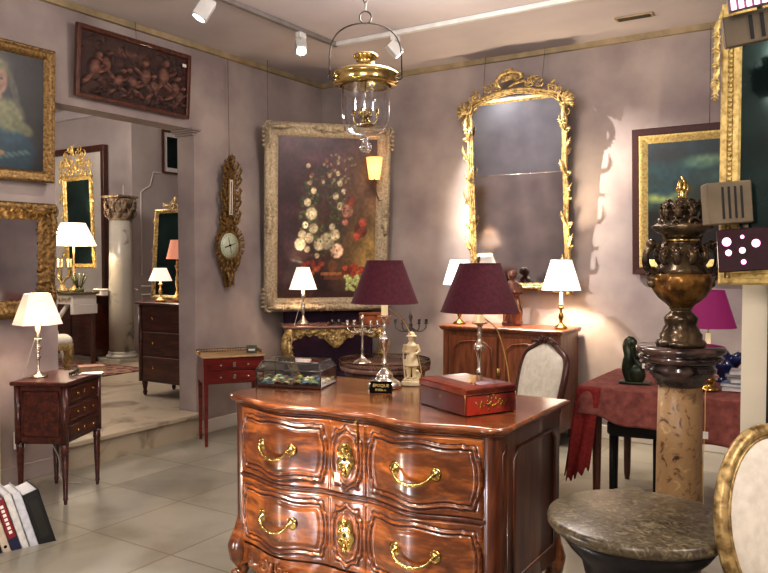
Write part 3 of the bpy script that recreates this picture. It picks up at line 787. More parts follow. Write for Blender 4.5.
# urn and ledge
pc.blob(.56,.80,.055,.05,(96,62,40),0,.3,.9); pc.rect(.44,.70,.835,.855,(136,88,50),.9); pc.rect(.47,.67,.855,.88,(92,56,36),.9)
for k in range(16): rose(.36+random.uniform(-.1,.1),.80+random.uniform(-.03,.04),.022,random.choice([(130,50,38),(160,80,50)]))
for k in range(14): rose(.78+random.uniform(-.1,.12),.82+random.uniform(-.03,.03),.026,random.choice([(176,72,46),(190,90,60),(120,50,36)]))
for k in range(26): 
    gx=.76+random.uniform(-.07,.08); gy=.91+random.uniform(-.05,.04); pc.blob(gx,gy,.022,.016,(148,156,96),0,.4,1); pc.blob(gx-.006,gy-.005,.008,.006,(210,214,160),0,.6,.9)
pc.rect(0,1,.955,1,(52,30,24),.7); pc.noise(.16,3,5)
random.seed(31)
for k in range(55):
    a=random.uniform(0,2*PI); r=random.uniform(.5,1.1); pc.blob(.47+.25*r*math.cos(a),.46+.27*r*math.sin(a),random.uniform(.008,.022),random.uniform(.004,.009),random.choice([(50,66,36),(70,80,44),(34,46,32),(40,30,28)]),random.random()*3,.5,.75)
pc.a=np.clip(pc.a*1.12+.035,0,1)
pc.mesh('canvas',Wp-.24,Hp-.24,fp,M['canvas'],0,Hp/2,-.012)
b=MB()
for x0 in (-.56,): b.tube([(x0,-.0,Hp-.1),(x0+.0,.15,2.6)],.003,5)
b.build('hanging_cord',M['wire'],fp)
# portrait
po=thing('portrait_painting','portrait of woman in pale shawl and blue dress in gilt frame on left wall','painting',(.04,-3.54,2.035),PI/2,R(2))
Wp=.80; Hp=.90
b=MB(); b.frame(Wp,Hp,[(0,0),(0,.03),(.01,.045),(.022,.036),(.034,.03),(.052,.034),(.062,.022),(.074,.008)],0,wob(3,.0025,90,30),.01,0,Hp/2); b.build('frame',M['gilt_dk'],po)
pc=Pic(90,100,(38,34,38)); pc.noise(.3,10,2)
pc.blob(.5,.16,.2,.2,(120,112,84),0,.5,.9); pc.blob(.5,.25,.12,.15,(190,140,120),0,.2,1); pc.blob(.5,.12,.13,.06,(150,140,108),0,.4,1)
for sx in (-1,1): pc.blob(.5+sx*.045,.24,.02,.012,(50,34,34),0,.4,.9); pc.blob(.5+sx*.07,.29,.03,.025,(200,110,100),0,.8,.5)
pc.blob(.5,.28,.012,.03,(170,110,92),0,.6,.6); pc.blob(.5,.335,.03,.01,(160,60,60),0,.4,.9); pc.blob(.5,.4,.06,.07,(186,140,120),0,.3,1)
pc.blob(.5,.85,.46,.36,(40,70,92),0,.25,1); pc.blob(.64,.66,.2,.16,(52,92,120),.5,.4,.8)
pc.blob(.42,.56,.17,.2,(150,146,110),.5,.35,.9); pc.blob(.62,.54,.21,.17,(164,158,122),.5,.35,.95); pc.blob(.78,.64,.14,.07,(140,136,104),.4,.4,.9)
pc.blob(.68,.32,.05,.2,(120,116,96),-.3,.5,.7)
for k in range(8): pc.blob(.4+k*.06,.93-.012*k,.06,.02,(120,140,140),.4,.5,.7)
pc.blob(.42,.85,.13,.035,(186,140,112),.15,.35,1); pc.blob(.5,.88,.1,.03,(186,140,112),-.15,.35,1); pc.noise(.14,3,8); pc.a*=np.array([.72,.76,.72])
pc.mesh('canvas',Wp-.15,Hp-.15,po,M['canvas'],0,Hp/2,-.01)
# large gilt mirror below portrait
gm=thing('wall_mirror','wide gilt mirror with heavy carved frame on left wall under the portrait','mirror',(.03,-3.60,1.115),PI/2,R(2.5))
Wp=.90; Hp=.775
b=MB(); b.frame(Wp,Hp,[(0,0),(0,.03),(.015,.05),(.035,.055),(.06,.045),(.075,.028),(.095,.034),(.11,.02),(.12,.006)],0,wob(5,.010,70,27),.008,0,Hp/2)
for sx in (-1,1):
    for z0 in (0,Hp):
        sz=1 if z0==0 else -1; b.scroll((sx*(Wp/2-.05),-.05,z0+sz*.05),.05,1.3,sx*sz,PI/3,.3); b.leaf((sx*(Wp/2-.05),-.055,z0+sz*.05),(PI/2 if sz>0 else -PI/2),.2,.025); b.leaf((sx*(Wp/2-.05),-.055,z0+sz*.05),(0 if sx<0 else PI),.2,.025)
b.build('frame',M['gilt_dk'],gm)
b=MB(); b.quad((-Wp/2+.1,-.01,.1),(Wp/2-.1,-.01,.1),(Wp/2-.1,-.01,Hp-.1),(-Wp/2+.1,-.01,Hp-.1)); b.build('glass',M['mirror'],gm)
# relief panel
rp=thing('relief_panel','long brown carved relief of playing children in a wooden frame above the opening','relief',(.035,-2.425,2.675),PI/2,R(3.5))
Wp=1.065; Hp=.515
b=MB(); b.frame(Wp,Hp,[(0,0),(0,.03),(.004,.034),(.026,.034),(.032,.028),(.036,.005)],0,None,.1,0,Hp/2); b.build('frame',M['darkwood'],rp)
pc=Pic(170,84,(78,50,42)); pc.noise(.15,8,4); random.seed(5)
def putto(cx,cy,s,a,flip=1):
    c=(140,98,80); cd=(46,26,22)
    pc.blob(cx,cy+.02*s,.075*s,.17*s,cd,a,.6,.7)
    pc.blob(cx,cy,.05*s,.15*s,c,a,.4,1,h=1.2); pc.blob(cx+.035*s*math.sin(a)*2*flip+.01,cy-.19*s,.030*s,.062*s,(150,108,88),0,.4,1,h=1.3)
    pc.blob(cx+.06*s*flip,cy-.04*s,.07*s,.035*s,c,-.6*flip,.4,1,h=1); pc.blob(cx+.05*s*flip,cy+.17*s,.075*s,.05*s,c,.5*flip,.4,1,h=1.1); pc.blob(cx-.05*s*flip,cy+.19*s,.07*s,.05*s,c,-.8*flip,.4,1,h=.9)
for cx,cy,s,a,f in ((.12,.55,1.1,.3,1),(.22,.45,.9,-.3,-1),(.33,.68,.9,.5,1),(.46,.66,1,-.7,1),(.58,.5,1.15,.2,-1),(.67,.65,.9,-.4,1),(.76,.42,1.25,.1,1),(.88,.6,1,-.2,-1),(.93,.72,.8,.4,1)): putto(cx,cy,s,a,f)
for k in range(46): pc.blob(random.random(),random.uniform(.72,.98),random.uniform(.015,.05),random.uniform(.02,.05),random.choice([(82,52,42),(60,36,30),(100,66,54)]),random.random()*3,.5,.8,h=random.uniform(.4,.9))
for k in range(30): pc.blob(random.uniform(0,1),random.uniform(.05,.4),random.uniform(.02,.06),random.uniform(.02,.06),(88,58,48),random.random()*3,.6,.5,h=random.uniform(.1,.4))
pc.blob(.45,.2,.3,.1,(132,92,72),0,.8,.6); pc.noise(.25,3,9)
pc.a*=np.array([.74,.72,.74])
pc.mesh('relief',Wp-.07,Hp-.07,rp,M['relief'],0,Hp/2,-.004,.045)
b=MB(); b.box(Wp/2-.10,Wp/2-.06,-.04,-.037,Hp-.11,Hp-.085); b.build('label_card',M['card'],rp)
b=MB(); b.tube([(0,0,Hp-.02),(0,.02,Hp+.15)],.002,5); b.build('hanging_wire',M['wire'],rp)
# seascape on the back wall
lp=thing('landscape_painting','dark green and blue stormy landscape in a red-brown and gilt frame on back wall','painting',(3.66,-.03,1.39),0,R(3.5))
Wp=.89; Hp=1.16
b=MB(); b.frame(Wp,Hp,[(0,0),(0,.03),(.006,.038),(.05,.034),(.056,.022)],0,None,.1,0,Hp/2); b.build('frame',two('red_burl',rgb(64,24,18)),lp)
b=MB(); b.frame(Wp-.11,Hp-.11,[(0,.0),(0,.034),(.010,.036),(.03,.028),(.055,.014),(.068,.008)],0,wob(2,.0015,120,40),.012,0,Hp/2); b.build('inner_frame',M['gilt_lt'],lp)
pc=Pic(90,120,(26,44,54)); pc.grad((18,44,58),(70,84,70))
for cx,cy,rx,ry,c in ((.3,.25,.5,.12,(28,66,76)),(.7,.16,.35,.06,(140,150,120)),(.62,.2,.28,.05,(100,124,112)),(.8,.3,.3,.06,(60,90,90)),(.2,.1,.3,.1,(24,30,34)),(.15,.47,.3,.06,(190,170,100)),(.3,.44,.3,.03,(140,140,110)),(.2,.42,.16,.06,(36,66,84))): pc.blob(cx,cy,rx,ry,c,0,.8,.85)
pc.blob(.75,.5,.38,.14,(24,32,24),.1,.4,1); pc.blob(.3,.55,.2,.05,(30,44,44),0,.5,1); pc.rect(0,1,.58,1,(14,16,16),1); pc.blob(.5,.58,.6,.05,(20,24,20),0,.5,1)
for k in range(40): pc.blob(random.uniform(.4,1),random.uniform(.38,.6),.05,.025,random.choice([(34,44,28),(20,30,22),(52,56,34)]),0,.5,.8)
pc.blob(.4,.8,.3,.05,(40,34,26),0,.7,.7); pc.noise(.2,4,9); pc.a*=np.array([.74,.86,.80])
pc.mesh('canvas',Wp-.24,Hp-.24,lp,M['canvas'],0,Hp/2,-.010)
b=MB(); b.tube([(.13,0,Hp-.03),(.13,.04,CE-1.43)],.0025,5); b.build('hanging_wire',M['wire'],lp)

# big rococo gilt mirror
rm_=thing('rococo_mirror','tall rococo gilt mirror with carved shell crest above the sideboard','mirror',(2.245,-.055,1.235),0,R(5.2))
Wp=.92; Hp=1.70
b=MB()
# rails with rounded upper corners
def rail_path(ins,h=0):
    W=Wp/2-ins; z0=.04+ins; z1=Hp-ins; pts=[]
    pts+= [(-W,0,z0+.0)]
    for i in range(20): pts.append((-W+ .006*math.sin(i*.9),0,sweep(z0,z1-.14,i/19)))
    for i in range(1,10): a=PI-PI/2*i/10; pts.append((-W+.14+.14*math.cos(a),0,z1-.14+.14*math.sin(a)+.0))
    for i in range(12): t=i/11; pts.append((sweep(-W+.14,W-.14,t),0,z1+.05*math.sin(PI*t)))
    for i in range(1,10): a=PI/2-PI/2*i/10; pts.append((W-.14+.14*math.cos(a),0,z1-.14+.14*math.sin(a)))
    for i in range(20): pts.append((W+.006*math.sin(i*.9),0,sweep(z1-.14,z0,i/19)))
    for i in range(12): t=i/11; pts.append((sweep(W,-W,t),0,z0-.02*math.sin(PI*t)))
    return pts
for ins,y,r in ((.010,-.03,.015),(.030,-.026,.008),(.043,-.018,.006)):
    b.tube([(p[0],y,p[2]) for p in rail_path(ins)],[r*(1+.15*math.sin(i*1.7)) for i in range(len(rail_path(ins)))],8,closed=True)
b.frame(Wp-.02,Hp-.05,[(0,0),(0,.02),(.02,.022),(.04,.012)],0,None,.1,0,Hp/2+.0)
# leaf and scroll ornaments along both stiles
random.seed(9)
for sx in (-1,1):
    X=sx*(Wp/2-.012)
    for k,z in enumerate((.18,.36,.55,.78,.98,1.16,1.34)):
        b.leaf((X,-.035,z),PI/2+sx*-.35*(1 if k%2 else -1),.15,.016); b.scroll((X+sx*.018,-.03,z+.02),.024,1.3,sx,PI/2,.28)
        b.leaf((X,-.035,z+.03),(0 if sx>0 else PI)+random.uniform(-.5,.5),.055,.012)
    # upper shoulders
    for (dx,z,r) in ((.0,1.62,.055),(.02,1.51,.036),(-.09,1.71,.045),(.012,1.36,.03),(-.045,1.70,.035)):
        b.scroll((X+sx*dx,-.035,z),r,1.4,sx,PI/2,.26)
    for a in (.2,.7,1.2,-.4): b.leaf((X,-.04,1.59),(a if sx>0 else PI-a),.10,.02)
    b.leaf((X,-.04,1.56),-PI/2,.2,.022)
    # lower corners
    b.scroll((X-sx*.02,-.035,.05),.05,1.4,-sx,PI/2,.28); b.scroll((X-sx*.11,-.035,.02),.036,1.3,sx,PI/2,.28)
    for a in (-.5,-1.2,.3): b.leaf((X-sx*.02,-.04,.05),(a if sx>0 else PI-a),.09,.018)
    b.leaf((X-sx*.1,-.04,.03),(PI if sx>0 else 0),.2,.022)
    # crest flanks
    b.M=Matrix.Translation((0,0,.735))@Matrix.Diagonal((1.15,1,.62,1))
    for (dx,z,r) in ((.12,1.665,.04),(.20,1.645,.034),(.29,1.615,.03)):
        b.scroll((sx*dx,-.04,z),r,1.4,-sx,PI/2,.27); b.leaf((sx*dx,-.04,z+.02),PI/2-sx*.7,.07,.014)
    b.M=Matrix.Identity(4)
b.M=Matrix.Translation((0,0,.735))@Matrix.Diagonal((1.1,1,.62,1))
# crest: asymmetrical shell
b.tube([(-.11,-.04,1.66),(-.135,-.055,1.75),(-.09,-.06,1.83),(0,-.06,1.86),(.07,-.055,1.82),(.075,-.05,1.76),(.03,-.045,1.73),(-.005,-.045,1.76)],[.016,.022,.024,.026,.022,.018,.014,.010],8)
b.tube([(.13,-.04,1.66),(.10,-.05,1.72),(.03,-.05,1.70),(-.03,-.05,1.66)],[.014,.02,.018,.01],8)
for k in range(9):
    a=R(200-k*26); b.leaf((-.02,-.05,1.76),a,.085,.013)
for k in range(7): b.leaf((-.02+.0,-.055,1.85),R(20+k*24),.06,.012)
b.scroll((.16,-.045,1.71),.045,1.5,1,0,.26); b.scroll((-.17,-.045,1.70),.04,1.5,-1,PI,.26)
for k in range(5): b.leaf((.17,-.045,1.72),R(10+k*35),.06,.012)
b.M=Matrix.Identity(4)
b.build('carved_frame',M['gilt'],rm_)
SEAM=1.02
b=MB(); W=Wp/2-.034
b.quad((-W,-.012,.06),(W,-.012,.06),(W,-.012,SEAM-.001),(-W,-.012,SEAM-.001)); b.build('lower_glass',M['mirror'],rm_)
b=MB(); n=30; top=[]
for i in range(n+1):
    t=i/n; x=sweep(-W,W,t); e=min(t,1-t)*2*W; zz=Hp-.04+.03*math.sin(PI*t)-(.11*(1-min(1,e/.11))**2)
    top.append((x,-.0125,zz))
b.add([(-W,-.0125,SEAM+.001),(W,-.0125,SEAM+.001)]+top[::-1],[tuple(range(n+3))]); b.build('upper_glass',M['mirror_up'],rm_)
b=MB(); b.tube([(-W,-.014,SEAM),(W,-.014,SEAM)],.0025,6); b.build('seam_bead',M['silver'],rm_)
b=MB(); b.tube([(-.32,0,1.5),(-.33,.14,2.08)],.0025,5); b.build('hanging_wire',M['wire'],rm_)
b=MB(); b.tube([(.22,0,1.6),(.22,.16,2.08)],.0025,5); b.build('hanging_wire',M['wire'],rm_)

# barometer
ba=thing('barometer','carved gilt barometer with pale green dial and thermometer on left wall','barometer',(.02,-1.435,1.265),PI/2,R(2))
b=MB()
b.lathe([(.001,-.03),(.13,-.03),(.14,-.015),(.135,.0),(.12,.008),(.11,.004),(.105,-.004)],40,0)
v=b.v; b2=MB()
b=MB(); b.M=Matrix.Translation((0,-.03,.37))@Matrix.Rotation(PI/2,4,'X'); b.lathe([(.130,-.03),(.142,-.012),(.137,.004),(.122,.012),(.112,.004),(.108,-.004)],40,cap=False); b.M=Matrix.Identity(4)
# backboard silhouette
sil=[(-.03,0),(.03,0),(.07,.12),(.13,.22),(.15,.37),(.13,.5),(.085,.6),(.075,.75),(.09,.85),(.07,1.0),(.05,1.07),(.0,1.16),(-.05,1.07),(-.07,1.0),(-.09,.85),(-.075,.75),(-.085,.6),(-.13,.5),(-.15,.37),(-.13,.22),(-.07,.12)]
n=len(sil); b.add([(x*.82,-.0,z) for x,z in sil]+[(x*.78,-.028,z) for x,z in sil],[tuple(range(n)),tuple(range(n,2*n))]+[(i,(i+1)%n,n+(i+1)%n,n+i) for i in range(n)])
for k in range(18):
    a=2*PI*k/18; b.leaf((.135*math.cos(a),-.03,.37+.135*math.sin(a)),a,.05,.018)
for sx in (-1,1):
    for z,r in ((.60,.045),(.70,.035),(.80,.045),(.90,.03),(.98,.038),(.17,.035)): b.scroll((sx*.075,-.03,z),r,1.4,sx if int(z*10)%2 else -sx,PI/2,.27); b.leaf((sx*.07,-.035,z),PI/2+sx*-.5,.1,.018)
    b.leaf((sx*.03,-.035,.15),-PI/2+sx*-.2,.14,.022); b.leaf((sx*.03,-.035,1.03),PI/2-sx*.6,.1,.018)
b.leaf((0,-.04,.13),-PI/2,.13,.03); b.leaf((0,-.04,1.06),PI/2,.11,.022); b.ball((0,-.04,1.1),.022,10)
b.tube([(-.034,-.045,.62),(-.034,-.045,.95),(0,-.045,.985),(.034,-.045,.95),(.034,-.045,.62)],.009,6,closed=True)
b.build('carved_case',M['gilt_dk'],ba)
b=MB(); b.M=Matrix.Translation((0,-.034,.37))@Matrix.Rotation(PI/2,4,'X'); b.lathe([(.001,0),(.110,0),(.110,-.004)],36,0); b.build('dial',emis('dial_enamel',rgb(190,196,176),rgb(176,184,162),.05,.3),ba)
b=MB(); b.tube([(-.06,-.04,.352),(0,-.041,.37),(.075,-.04,.392)],[.004,.004,.001],6); b.ball((0,-.041,.37),.010,8); b.tube([(.02,-.04,.30),(-.02,-.04,.44)],.002,5)
for k in range(24): a=k*PI/12; b.tube([(.088*math.cos(a),-.0385,.37+.088*math.sin(a)),(.1*math.cos(a),-.0385,.37+.1*math.sin(a))],.0015,4)
b.build('needle',M['sign'],ba)
b=MB(); b.box(-.024,.024,-.042,-.036,.64,.95,0,.003); b.build('thermometer_plate',M['porcelain'],ba)
b=MB(); b.tube([(0,-.045,.66),(0,-.045,.93)],.004,6); b.ball((0,-.045,.655),.007,8); b.build('thermometer_tube',M['pewter'],ba)
b=MB(); b.tube([(0,-.01,1.15),(0,.03,2.0)],.0028,5); b.build('hanging_cord',M['wire'],ba)

# ================================================================ SIDEBOARD
sb=thing('sideboard','brown cherrywood sideboard with two panelled doors against the back wall','sideboard',(2.235,-.27,0))
W=.53;y0,y1=-.22,.225
b=MB(); b.box(-W,W,y0,y1,.10,.90,0,.006)
for x in (-W+.0,W-.05): b.box(x,x+.05,y0-.006,y0+.0,.1,.9,0,.004)
b.box(-W-.004,W+.004,y0-.012,y1,.10,.16,0,.006)
for sx in(-1,1): b.frame(.34,.62,[(0,0),(0,.006),(.01,.009),(.03,.004)],0,None,.2,0,.5) if False else None
b.build('carcass',M['sidewood'],sb)
b=MB(); b.rings([[(x*(1+o/W),y,z) for x,y in ((-W-.005,y0-.012-o),(W+.005,y0-.012-o),(W+.005,y1),(-W-.005,y1))] for o,z in ((0,.895),(.012,.902),(.016,.912),(.022,.918),(.022,.930),(.016,.937))],smooth=False); b.build('top',M['sidewood'],sb)
for sx in (-1,1):
    b=MB(); xc=sx*.242; w=.228
    b.box(xc-w,xc+w,y0-.016,y0-.001,.19,.86,0,.004)
    for ins,r in ((.05,.007),(.062,.004)):
        W2=w-ins; c=[(xc-W2,y0-.017,.19+ins),(xc+W2,y0-.017,.19+ins),(xc+W2,y0-.017,.80-ins),(xc+W2-.06,y0-.017,.85-ins),(xc,y0-.017,.865-ins),(xc-W2+.06,y0-.017,.85-ins),(xc-W2,y0-.017,.80-ins)]
        b.tube(c,r,6,closed=True)
    d=b.build('door',M['sidewood'],sb)
    b=MB(); b.ball((xc-sx*.235,y0-.020,.56),.012,8,sy=.4,sz=2.2); b.tube([(xc-sx*.235,y0-.018,.52),(xc-sx*.235,y0-.018,.60)],.004,6); b.build('escutcheon',M['brass'],d)
for sx in (-1,1):
    for yy in (y0+.03,y1-.04):
        b=MB(); b.lathe([(.030,0),(.034,.02),(.026,.04),(.034,.07),(.036,.10)],12,cx=sx*(W-.04),cy=yy); b.build('foot',M['sidewood'],sb)
# wooden statuette
st=thing('statuette','dark carved wooden robed saint statuette on the sideboard in front of the mirror','statuette',(2.235,-.22,SBZ),R(15)); st.scale=(1.35,1.35,1.12)
b=MB(); b.box(-.06,.06,-.05,.05,0,.03,0,.005); b.build('plinth',M['darkwood'],st)
b=MB(); b.tube([(0,0,.02),(.01,0,.1),(-.005,0,.2),(.004,0,.28),(0,0,.33),(0,0,.35)],[.058,.060,.046,.052,.040,.018],12)
for k in range(8): a=k*PI/4; b.tube([(.05*math.cos(a),.045*math.sin(a),.02),(.05*math.cos(a+.3),.045*math.sin(a+.3),.12),(.035*math.cos(a+.5),.03*math.sin(a+.5),.24)],.011,6)
b.ball((0,-.006,.385),.029,12,sz=1.2); b.tube([(-.045,0,.31),(-.06,-.02,.25),(-.02,-.055,.24)],[.018,.016,.01],8); b.tube([(.045,0,.31),(.055,-.02,.25),(.02,-.055,.26)],[.018,.016,.01],8)
b.ball((0,.008,.395),.032,12,sz=1.1); b.ball((0,-.034,.383),.006,6)
o=b.build('body',M['darkwood'],st); r_=o.modifiers.new('r','REMESH'); r_.mode='VOXEL'; r_.voxel_size=.005; r_.use_smooth_shade=True

# ================================================================ LEFT DESK with lamp
def rect_legs(t,W,Dh,zt,legfn,mat):
    for sx in (-1,1):
        for sy in (-1,1):
            b=MB(); legfn(b,sx*W,sy*Dh,zt); b.build('leg',mat,t)
dk=thing('writing_desk','small dark mahogany three-drawer table with turned fluted legs at the left wall','table',(.475,-3.40,0),R(118))
# local x along drawer width (A->B), local -y faces the viewer
W=.225;Dh=.155
b=MB(); b.box(-W,W,-Dh,Dh,.375,.735,0,.004)
b.frame(.001,.001,[(0,0),(0,0)],0,None,1) if False else None
for sx in (-1,1):
    for sy in (-1,1): b.lathe([(.022,0),(.022,.36)],10,cx=sx*(W-.006),cy=sy*(Dh-.006),cz=.375)
# side panel moulding on the visible end
c=[(-W-.003,-Dh+.04,.42),(-W-.003,Dh-.04,.42),(-W-.003,Dh-.04,.70),(-W-.003,-Dh+.04,.70)]; b.tube(c,.004,5,closed=True)
b.build('carcass',M['mahog'],dk)
b=MB(); b.box(-W-.03,W+.03,-Dh-.03,Dh+.03,.735,.76,0,.007); b.build('top',M['mahog'],dk)
for k in range(3):
    z0=.385+k*.116; b=MB(); b.box(-W+.03,W-.03,-Dh-.010,-Dh+.001,z0,z0+.106,0,.003)
    c=[(-W+.045,-Dh-.011,z0+.014),(W-.045,-Dh-.011,z0+.014),(W-.045,-Dh-.011,z0+.092),(-W+.045,-Dh-.011,z0+.092)]; b.tube(c,.003,5,closed=True)
    d=b.build('drawer',M['mahog'],dk)
    for sx in (-1,1):
        b=MB(); b.tube([(sx*.1,-Dh-.010,z0+.053),(sx*.1,-Dh-.024,z0+.053)],[.006,.009],8)
        b.lathe([(.012,0),(.013,.002)],10,cx=0) if False else None
        b.build('knob',M['brass'],d)
    b=MB(); b.ball((0,-Dh-.012,z0+.053),.012,8,sy=.25,sz=1.2); b.build('escutcheon',M['brass'],d)
def turned(b,x,y,zt):
    b.lathe([(.008,0),(.012,.012),(.010,.02),(.016,.035),(.013,.045),(.022,.30),(.020,.315),(.025,.325),(.023,.345),(.024,zt)],14,cx=x,cy=y)
rect_legs(dk,W-.012,Dh-.012,.38,turned,M['mahog'])
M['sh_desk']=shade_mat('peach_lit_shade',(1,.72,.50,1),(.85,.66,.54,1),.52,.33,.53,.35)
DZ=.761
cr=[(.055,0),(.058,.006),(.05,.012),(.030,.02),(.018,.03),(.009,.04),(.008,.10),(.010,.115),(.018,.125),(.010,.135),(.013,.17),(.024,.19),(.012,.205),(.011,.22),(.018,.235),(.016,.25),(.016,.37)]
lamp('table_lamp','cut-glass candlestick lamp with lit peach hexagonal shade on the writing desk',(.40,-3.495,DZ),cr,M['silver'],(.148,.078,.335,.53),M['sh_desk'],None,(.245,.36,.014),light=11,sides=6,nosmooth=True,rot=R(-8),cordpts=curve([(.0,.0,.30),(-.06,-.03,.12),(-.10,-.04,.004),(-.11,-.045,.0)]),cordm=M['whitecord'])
bk=thing('leather_book','closed tan leather book lying on the writing desk','book',(.44,-3.14,DZ),R(60))
b=MB(); b.box(-.085,.085,-.06,.06,0,.004); b.box(-.085,.085,-.06,.06,.030,.034); b.box(-.085,-.081,-.06,.06,0,.034); b.build('cover',two('tan_leather',rgb(128,84,52)),bk)
b=MB(); b.box(-.081,.08,-.055,.055,.004,.030); b.build('pages',two('aged_paper',rgb(150,124,92)),bk)
sc=thing('letter_papers','loose white papers lying beside the leather book on the writing desk','papers',(.56,-3.22,DZ),R(40))
b=MB(); b.box(-.07,.07,-.04,.04,0,.003); b.M=Matrix.Rotation(.3,4,'Z'); b.box(-.06,.07,-.035,.04,.003,.006); b.M=Matrix.Identity(4); b.build('sheets',M['card'],sc)
sc=thing('small_figurine','small dark animal ornament on the writing desk by the lamp base','ornament',(.52,-3.33,DZ),R(100))
b=MB(); b.tube([(-.03,0,.014),(0,0,.018),(.03,0,.022)],[.008,.014,.009],8); b.ball((.042,0,.03),.010,8)
for x in (-.022,.022):
    for y in (-.008,.008): b.tube([(x,y,0),(x,y,.014)],.004,6)
b.build('body',M['darkgreen'],sc)
# desk lamp lead and outlet
o=MB(); o.box(0.018,.026,-.04,.04,-.06,.06,0,.004); oo=o.build('wall_socket',M['white']); oo.location=(0,-3.40,.29); tag(oo,'white wall socket low on left wall behind the writing desk legs','socket')
o=MB(); o.tube(curve([(.02,-3.40,.27),(.10,-3.38,.30),(.22,-3.36,.36),(.30,-3.30,.2),(.26,-3.26,.05),(.30,-3.24,.008),(.4,-3.2,.006)]),.004,6); oo=o.build('power_cord',M['whitecord']); tag(oo,'thin pale power cord looping under the writing desk to the floor','cord')

# books on floor
random.seed(2)
bx,by=1.19,-3.915; dirx,diry=-.30,-.954
books=[(.082,.31,(16,16,18),'black cloth book, last of the leaning row on the floor'),(.042,.315,(196,198,204),'thick white book leaning against the black one'),(.036,.315,(206,204,200),'second white book leaning beside the red one'),(.044,.29,(126,24,30),'red jacketed book with pale lettering in the floor row'),(.040,.27,(190,176,156),'beige book with a dark dot at the foot of its spine'),(.05,.28,(22,20,30),'dark navy book at the left edge of the floor row'),(.05,.29,(90,76,60),'brown book ending the floor row')]
s=0; rz=math.atan2(-diry,-dirx)
for th,h,c,lb in books[:6]:
    s2=s+th/math.cos(R(16))+.002
    t=thing('book',lb,'book',(bx+dirx*s,by+diry*s,0),rz,0,'books leaning on the floor')
    t.rotation_euler=(0,R(-16),rz); 
    # local x: -th..0 ; y: 0 (spine, toward viewer -y) .. +depth
    cm=two('cloth_%d'%int(c[0]+c[1]),rgb(*c))
    b=MB(); b.box(-th,0,0,.006,0,h); b.box(-th,-th+.004,0,.21,0,h); b.box(-.004,0,0,.21,0,h); b.build('cover',cm,t)
    b=MB(); b.box(-th+.004,-.004,.006,.203,.004,h-.006); b.build('pages',M['paper'],t)
    if c[0]==126:
        b=MB()
        random.seed(8)
        for k in range(7): b.box(-.030,-.014,-.0008,0,.10+k*.024,.116+k*.024)
        b.build('spine_lettering',M['card'],t); b=MB(); b.box(-th,0,-.001,0,0,.075); b.build('spine_band',two('navy',rgb(20,24,60)),t)
    if c[0]==190:
        b=MB(); b.M=Matrix.Translation((-.02,-.001,.035))@Matrix.Rotation(PI/2,4,'X'); b.lathe([(.001,0),(.008,0),(.008,.001)],12); b.build('spine_dot',M['sign'],t)
    if c[0]==16:
        b=MB(); b.box(-.062,-.02,-.0008,0,.05,.26); b.build('spine_label',two('olive_dark',rgb(34,34,26)),t)
    s=s2
# ================================================================ SMALL RED TABLE with brass gallery
tb=thing('side_table','small red mahogany two-drawer table with tapered legs under the barometer','table',(.383,-1.76,0),R(55))
W=.245;Dh=.165
b=MB(); b.box(-W,W,-Dh,Dh,.505,.715,0,.004); b.build('carcass',M['redmahog'],tb)
b=MB(); b.box(-W-.012,W+.012,-Dh-.012,Dh+.012,.715,.728,0,.004); b.build('top',M['tan_top'],tb)
b=MB(); gp=[(-W-.008,-Dh*.2),(-W-.008,Dh+.008),(W+.008,Dh+.008),(W+.008,-Dh*.2)]
for z,r in ((.732,.003),(.752,.004)): b.tube([(x,y,z) for x,y in gp],r,6)
for i in range(3):
    a,c=gp[i],gp[i+1]; n=int(math.hypot(c[0]-a[0],c[1]-a[1])/.022)
    for k in range(n+1): b.tube([(sweep(a[0],c[0],k/n),sweep(a[1],c[1],k/n),.728),(sweep(a[0],c[0],k/n),sweep(a[1],c[1],k/n),.752)],.002,4)
b.build('brass_gallery',M['brass'],tb)
for z0 in (.515,.612):
    b=MB(); b.box(-W+.018,W-.018,-Dh-.008,-Dh+.001,z0,z0+.090,0,.003); d=b.build('drawer',M['redmahog'],tb)
    for sx in (-.45,.45):
        b=MB(); b.tube([(sx*W,-Dh-.008,z0+.045),(sx*W,-Dh-.02,z0+.045)],[.006,.010],8); b.build('knob',M['silver'],d)
    b=MB(); b.box(-.012,.012,-Dh-.011,-Dh-.007,z0+.028,z0+.064,0,.004); b.build('escutcheon',M['silver'],d)
rect_legs(tb,W-.018,Dh-.018,.505,lambda b,x,y,zt:b.rings([[(x+dx*r,y+dy*r,z) for dx,dy in((-1,-1),(1,-1),(1,1),(-1,1))] for r,z in ((.009,0),(.012,.03),(.0175,zt),(.0175,zt+.01))],smooth=False),M['redmahog'])
sg=thing('framed_card','small dark green framed card on the brass-galleried side table','card',(.50,-1.63,.7285),R(40),R(-8))
b=MB(); b.box(-.042,.042,-.008,.006,0,.062,0,.003); b.build('frame',M['darkgreen'],sg)
b=MB(); b.box(-.026,.026,-.0095,-.008,.018,.032); b.build('card',M['card'],sg)

